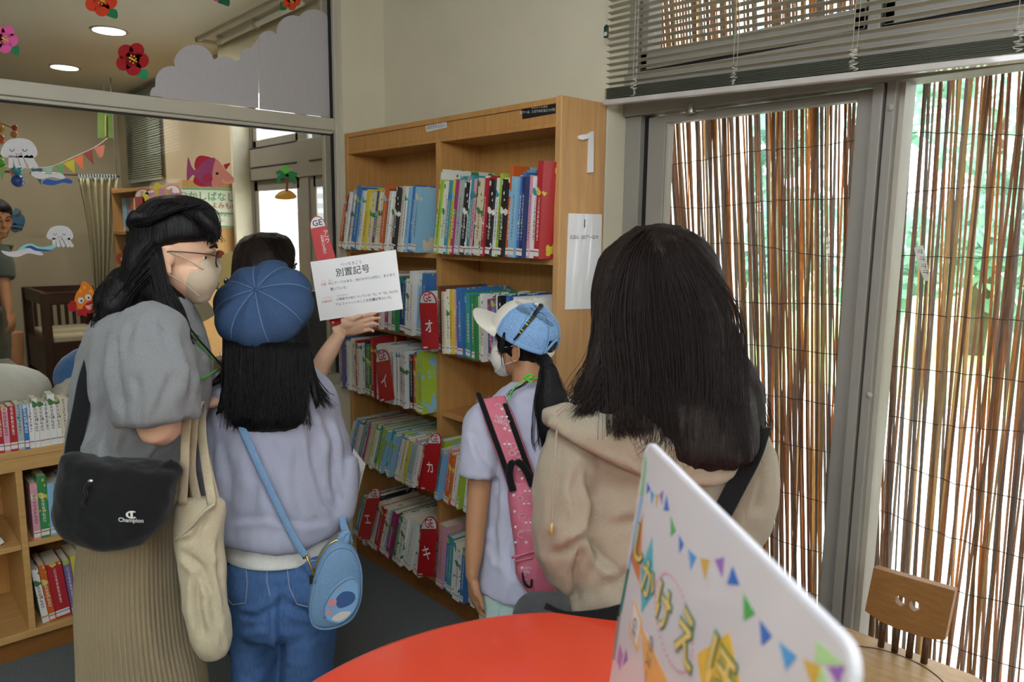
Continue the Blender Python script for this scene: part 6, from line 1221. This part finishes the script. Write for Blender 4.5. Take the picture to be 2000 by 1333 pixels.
# hanging mobile of wooden beads
XB = -3.9; t = thing('hanging_mobile', 'hanging mobile of coloured wooden beads at the edge of the glass', 'mobile', onx(20, 300, XB))
mb = MB(); mb.tube([onx(-25, 230, XB), onx(32, 252, XB)], .004, 8); mb.tube([onx(0, 240, XB), V((XB, onx(0, 240, XB).y, H_))], .0012, 5); mb.build('rod', mat('rod_orange', 'c98a3a', .4), t, smooth=True)
mb = MB(); [mb.tube([onx(x, a, XB), onx(x, b, XB)], .001, 4) for x, a, b in ((28, 250, 265), (1, 240, 322), (33, 326, 348))]; mb.build('thread', M_cord, t)
for x, y, r_, c_ in ((29, 250, 4.5, 'b5382f'), (28, 263, 5, 'c98a3a'), (0, 252, 6, 'd39a3a'), (1, 272, 6.5, 'c8602e'), (-1, 300, 6, '5c9a3a'), (1, 318, 6.5, '5fae3f'), (34, 333, 7.5, '2f8fa8'), (35, 354, 9, '2a4a9a')): MB().ell(onx(x, y, XB), (r_/F*4.2,)*3).build('bead', mat('bead_'+c_, c_, .3, coat=.4), t, smooth=True)
# folded paper decoration on the far wall
# ---------------------------------------------------------------- stickers on the glass
XS = XG+.0004
def sticker(name, label, layers, group='paper cut-outs stuck on the glass', cat_='sticker'):
    allp = [p for _, _, ps in layers for q in ps for p in q]; cx = sum(p[0] for p in allp)/len(allp); cy = sum(p[1] for p in allp)/len(allp)
    t = thing(name, label, cat_, onx(cx, cy, XS), group)
    for i, (pn, col, ps) in enumerate(layers):
        mb = MB()
        for q in ps: mb.prism([onx(x, y, XS+.0006*i) for x, y in q], (.0006, 0, 0))
        mb.build(pn, mat('cut_'+col, col, .75, .03, 60), t)
    return t
def line(pts, w=1.2):
    out = []
    for i, (x, y) in enumerate(pts):
        a, b = pts[max(0, i-1)], pts[min(len(pts)-1, i+1)]; dx, dy = b[0]-a[0], b[1]-a[1]; l = math.hypot(dx, dy) or 1; out.append((x-dy/l*w, y+dx/l*w, x+dy/l*w, y-dx/l*w))
    return [(a, b) for a, b, _, _ in out]+[(c, d) for _, _, c, d in out[::-1]]
def petals(cx, cy, r, rot): return [ellp(cx+r*.55*math.cos(math.radians(rot+72*i)), cy+r*.55*math.sin(math.radians(rot+72*i)), r*.46, r*.46) for i in range(5)]+[ellp(cx, cy, r*.45)]
def stamen(cx, cy, s): return [line([(cx-6*s, cy-3*s), (cx, cy), (cx+6*s, cy+4*s)], 1.6*s)]+[ellp(cx+dx*s, cy+dy*s, 1.6*s) for dx, dy in ((-2, -6), (4, -5), (8, 5), (-4, 5), (2, 8), (7, 0))]
def flower(label, cx, cy, r, col, leaf, lc='1f8f5e', rot=10):
    sticker('flower_sticker', label, [('leaf', lc, [leaf]), ('petals', col, petals(cx, cy, r, rot)), ('stamen', 'd9b23a', stamen(cx, cy, r/32))], 'flower cut-outs on the upper glass')
flower('deep red paper flower with a green leaf on the upper glass beside the cloud', 258, 115, 33, 'a3101c', smo([(264, 146), (272, 136), (288, 138), (287, 154), (276, 152)]))
flower('orange-red paper flower cropped at the top edge, above the near downlight', 197, 0, 32, 'cf3a1a', smo([(203, 26), (215, 17), (228, 20), (229, 36), (214, 33)]), '15794c')
flower('pink paper flower at the very edge of the glass above the jellyfish', 8, 76, 28, 'd95a9c', smo([(21, 100), (28, 87), (37, 92), (36, 108)]), '15794c')
flower('small orange flower beside the post, over the large cloud', 569, 2, 18, 'd4431c', smo([(547, 6), (553, 4), (561, 15), (556, 20), (547, 19)]), '15703c')
sticker('flower_sticker', 'magenta flower whose dark green leaf tip shows at the ceiling line', [('leaf', '0f5a38', [smo([(425, 4), (436, -6), (448, 0), (447, 12), (436, 9)])]), ('petals', 'b8457e', [ellp(423, -5, 8)])], 'flower cut-outs on the upper glass')
def cloud(label, outline, extra): sticker('paper_cloud', label, [('sheet', 'b3afb2', [outline])], 'paper clouds on the upper glass', 'paper cut-out')
def arc(cx, cy, r, a0, a1, n=9, ry=None): return [(cx+r*math.cos(math.radians(a0+(a1-a0)*i/n)), cy+(ry or r)*math.sin(math.radians(a0+(a1-a0)*i/n))) for i in range(n+1)]
cloud('smaller white paper cloud rising towards the post on the upper glass', [(293, 187), (294, 178)]+arc(303, 178, 8, 190, 270, 4)+arc(334, 160, 31, 170, 285, 8)+arc(379, 127, 40, 190, 345, 10)+arc(437, 142, 32, 250, 315, 6)+arc(484, 110, 16, 160, 290, 6)+[(505, 75), (505, 212)], 0)
cloud('large white paper cloud filling the corner of the upper glass by the post', [(506, 213), (506, 72)]+arc(526, 86, 26, 200, 280, 4)+arc(572, 62, 32, 170, 285, 8)+arc(612, 52, 34, 215, 325, 8)+[(646, 46), (648, 230)], 0)
W, GR = 'cfcdd0', '3a3a3c'
def jelly(label, cx, cy, s):
    body = smo([(cx-36*s, cy-2*s), (cx-24*s, cy-22*s), (cx, cy-28*s), (cx+24*s, cy-22*s), (cx+36*s, cy-2*s), (cx+30*s, cy+10*s), (cx+8*s, cy+10*s), (cx-20*s, cy+10*s), (cx-32*s, cy+8*s)])
    legs = [line([(cx+dx*s, cy+6*s), (cx+(dx+ex*.4)*s, cy+18*s), (cx+(dx+ex)*s, cy+30*s)], 4.4*s) for dx, ex in ((-16, 0), (-8, 6), (2, 9), (13, 12), (22, 13))]
    eye = lambda ex: line([(cx+(ex-5)*s, cy-7*s), (cx+(ex-3)*s, cy-3*s), (cx+ex*s, cy-2*s), (cx+(ex+3)*s, cy-4*s), (cx+(ex+4)*s, cy-7*s)], .7*s)
    sticker('jellyfish_sticker', label, [('body', W, [body]+legs), ('eyes', GR, [eye(-13), eye(12)]), ('mouth', 'b56a6e', [line([(cx-7*s, cy+1*s), (cx-3*s, cy+4*s), (cx+3*s, cy+3*s), (cx+5*s, cy)], .6*s)])], 'sea creatures stuck on the lower glass')
jelly('larger white paper jellyfish with closed eyes near the hanging mobile', 37, 298, 1.0)
jelly('smaller white paper jellyfish at the end of a wave beside the curtain', 117, 461, .72)
sticker('wave_sticker', 'white and dark blue paper waves just under the bunting', [('white_wave', W, [smo([(61, 337), (75, 335), (95, 341), (115, 337), (127, 346), (120, 350), (100, 346), (80, 350), (65, 345)])]), ('blue_wave', '2a5aa8', [smo([(82, 357), (92, 350), (110, 353), (130, 349), (141, 353), (138, 359), (122, 357), (105, 362), (90, 361)])])], 'waves stuck on the lower glass')
sticker('wave_sticker', 'white, pale blue and dark blue paper waves leading to the small jellyfish', [('white_wave', W, [smo([(2, 490), (20, 492), (45, 488), (65, 484), (84, 496), (78, 499), (55, 495), (35, 502), (15, 500)])]), ('pale_wave', '8fc4c9', [smo([(34, 490), (45, 480), (60, 476), (80, 483), (110, 478), (108, 483), (95, 490), (75, 491), (60, 484), (48, 487)])]), ('blue_wave', '2a4f94', [smo([(48, 484), (60, 480), (75, 486), (102, 489), (90, 491), (70, 490), (58, 485)])])], 'waves stuck on the lower glass')
sticker('fish_sticker', 'crimson and purple paper fish with a pink face over the far bookcase end', [('fins', 'b8243a', [smo([(381, 330), (382, 312), (392, 304), (412, 308), (420, 316), (400, 335)]), smo([(378, 350), (384, 345), (410, 355), (415, 362), (395, 365), (380, 359)]), [(441, 332), (449, 322), (449, 318), (436, 322)]]), ('body', 'a0466e', [smo([(365, 352), (367, 308), (374, 325), (382, 332), (395, 318), (412, 309), (421, 312), (416, 340), (415, 364), (395, 358), (382, 346), (376, 342)])]), ('face', 'd98878', [smo([(421, 312), (433, 322), (440, 332), (454, 345), (455, 356), (430, 364), (415, 364), (414, 345)])]), ('lip', 'dfa088', [smo([(432, 351), (445, 355), (455, 352), (455, 358), (440, 360)])]), ('fin_mark', 'b02c50', [smo([(393, 352), (400, 341), (412, 340), (415, 352), (405, 358)])]), ('eye', '1c1718', [ellp(424, 339, 2.8)])], 'sea creatures stuck on the lower glass')
sticker('fish_sticker', 'pink paper fish with yellow stripes peeping over the black hair', [('fins', 'd9bf3a', [smo([(301, 372), (304, 357), (315, 361), (322, 370)]), [(275, 377), (290, 381), (293, 396), (284, 402), (282, 388)]]), ('body', 'c98aa6', [smo([(288, 394), (296, 378), (312, 368), (328, 370), (342, 380), (346, 394), (330, 410), (300, 410)])]), ('stripes', 'cdb33a', [[(303, 372), (310, 369), (308, 400), (300, 402)], [(322, 369), (328, 370), (330, 400), (324, 402)]])], 'sea creatures stuck on the lower glass')
sticker('hermit_crab_sticker', 'laughing red hermit crab cut-out with an orange shell behind the grey blouse', [('shell', 'dd7a1a', [smo([(145, 590), (148, 575), (156, 562), (161, 551), (167, 550), (173, 555), (181, 562), (185, 578), (187, 595), (178, 605), (160, 606), (148, 600)])]), ('spots', 'e8a03a', [ellp(157, 569, 3), ellp(165, 562, 3), ellp(177, 569, 3.5)]), ('claws', 'a8161e', [smo([(132, 602), (137, 590), (145, 588), (150, 597), (146, 608), (136, 608)]), smo([(188, 592), (196, 582), (202, 590), (200, 600), (190, 602)]), smo([(150, 606), (160, 604), (163, 598), (172, 590), (184, 588), (186, 600), (178, 612), (170, 612), (169, 619), (160, 616), (152, 618)])]), ('mouth', 'd9a08c', [smo([(166, 597), (173, 597), (180, 594), (179, 603), (172, 605)])]), ('eyes', W, [ellp(158, 587, 6), ellp(172, 581, 6)]), ('pupils', '17181c', [ellp(159, 588, 2), ellp(173, 582, 2)])], 'sea creatures stuck on the lower glass')
sticker('palm_sticker', 'small paper island with a green palm tree on the glass of the far window', [('sand', 'c98f3a', [smo([(537, 387), (545, 376), (560, 371), (572, 376), (579, 386), (560, 390)])]), ('shore', 'd9b060', [smo([(540, 383), (550, 374), (562, 374), (552, 380)])]), ('trunk', '6b4a2c', [line([(560, 374), (561, 360), (557, 344)], 2.4)]), ('crown', '2f7d4a', [line([(557, 343), (546, 336), (540, 340)], 4), line([(557, 343), (545, 346), (543, 358)], 4), line([(557, 343), (570, 338), (580, 342)], 4), line([(557, 343), (572, 347), (578, 358)], 4)]), ('bright_leaf', '5fc044', [smo([(557, 340), (551, 330), (558, 323), (565, 330), (570, 331)])])], 'sea creatures stuck on the lower glass')
sticker('duck_sticker', 'beige paper duck holding a green leaf beside the denim beret', [('tuft', '8d3a22', [smo([(415, 505), (418, 494), (428, 489), (438, 494), (432, 505), (420, 509)])]), ('body', 'c2a86a', [smo([(420, 540), (424, 510), (440, 496), (458, 492), (470, 505), (470, 560), (440, 572), (425, 560)])]), ('leaf', '1f7a4a', [smo([(405, 552), (412, 543), (425, 546), (428, 556), (420, 566), (409, 562)]), line([(422, 560), (430, 572)], 2)]), ('beak', 'd0582c', [ellp(436, 561, 5, 4)]), ('eye', '17161a', [ellp(442, 550, 5, 7)]), ('glint', W, [ellp(441, 546, 1.8, 2)])], 'sea creatures stuck on the lower glass')
sticker('leaf_sticker', 'plain taupe paper leaf on the glass between the mask and the beret', [('leaf', '8f856a', [smo([(366, 608), (372, 588), (385, 577), (400, 581), (412, 598), (423, 610), (410, 622), (385, 633), (368, 630)])])], 'sea creatures stuck on the lower glass')
sticker('ring_sticker', 'brown ring-shaped paper ear behind the shoulder-length black hair', [('ring', '8d3a1e', [smo([(228, 508), (229, 497), (240, 494), (252, 498), (256, 510), (246, 518), (232, 516)])]), ('inside', 'c8a988', [ellp(243, 507, 7, 6)])], 'sea creatures stuck on the lower glass')
XW = -7.59
t = thing('wall_decoration', 'blue paper boat decoration on the far wall beside the man', 'decoration', onx(34, 430, XW))
for pn, col, ps in (('hull', '3f6f96', [smo([(20, 440), (22, 425), (40, 418), (49, 428), (45, 442), (30, 452)])]), ('sail', '5a86a0', [[(21, 420), (30, 406), (40, 410), (36, 424)]]), ('flag', 'a34a38', [[(33, 417), (42, 411), (41, 422)]]), ('stripe', '24405c', [[(22, 436), (46, 438), (46, 441), (22, 439)], [(22, 444), (44, 446), (44, 449), (22, 447)]])):
    mb = MB(); [mb.prism([onx(x, y, XW+.002) for x, y in q], (.003, 0, 0)) for q in ps]; mb.build(pn, mat('cut_'+col, col, .75), t)
t = thing('green_sign', 'hanging green sign near the ceiling of the far room, blurred', 'sign', onx(206, 246, -6.9)); MB().prism([onx(x, y, -6.9) for x, y in ((190, 220), (222, 220), (222, 270), (190, 270))], (.01, 0, 0)).build('panel', mat('sign_green', '5f7d42', .6), t)
MB().tube([onx(206, 225, -6.885), onx(206, 267, -6.885)], .02, 6, flat=.2).build('writing_strip', mat('sign_yellow', 'b8a860', .6), t); q = onx(206, 220, -6.895); MB().tube([q, V((q.x, q.y, H_))], .003, 6).build('cord', M_cord, t)
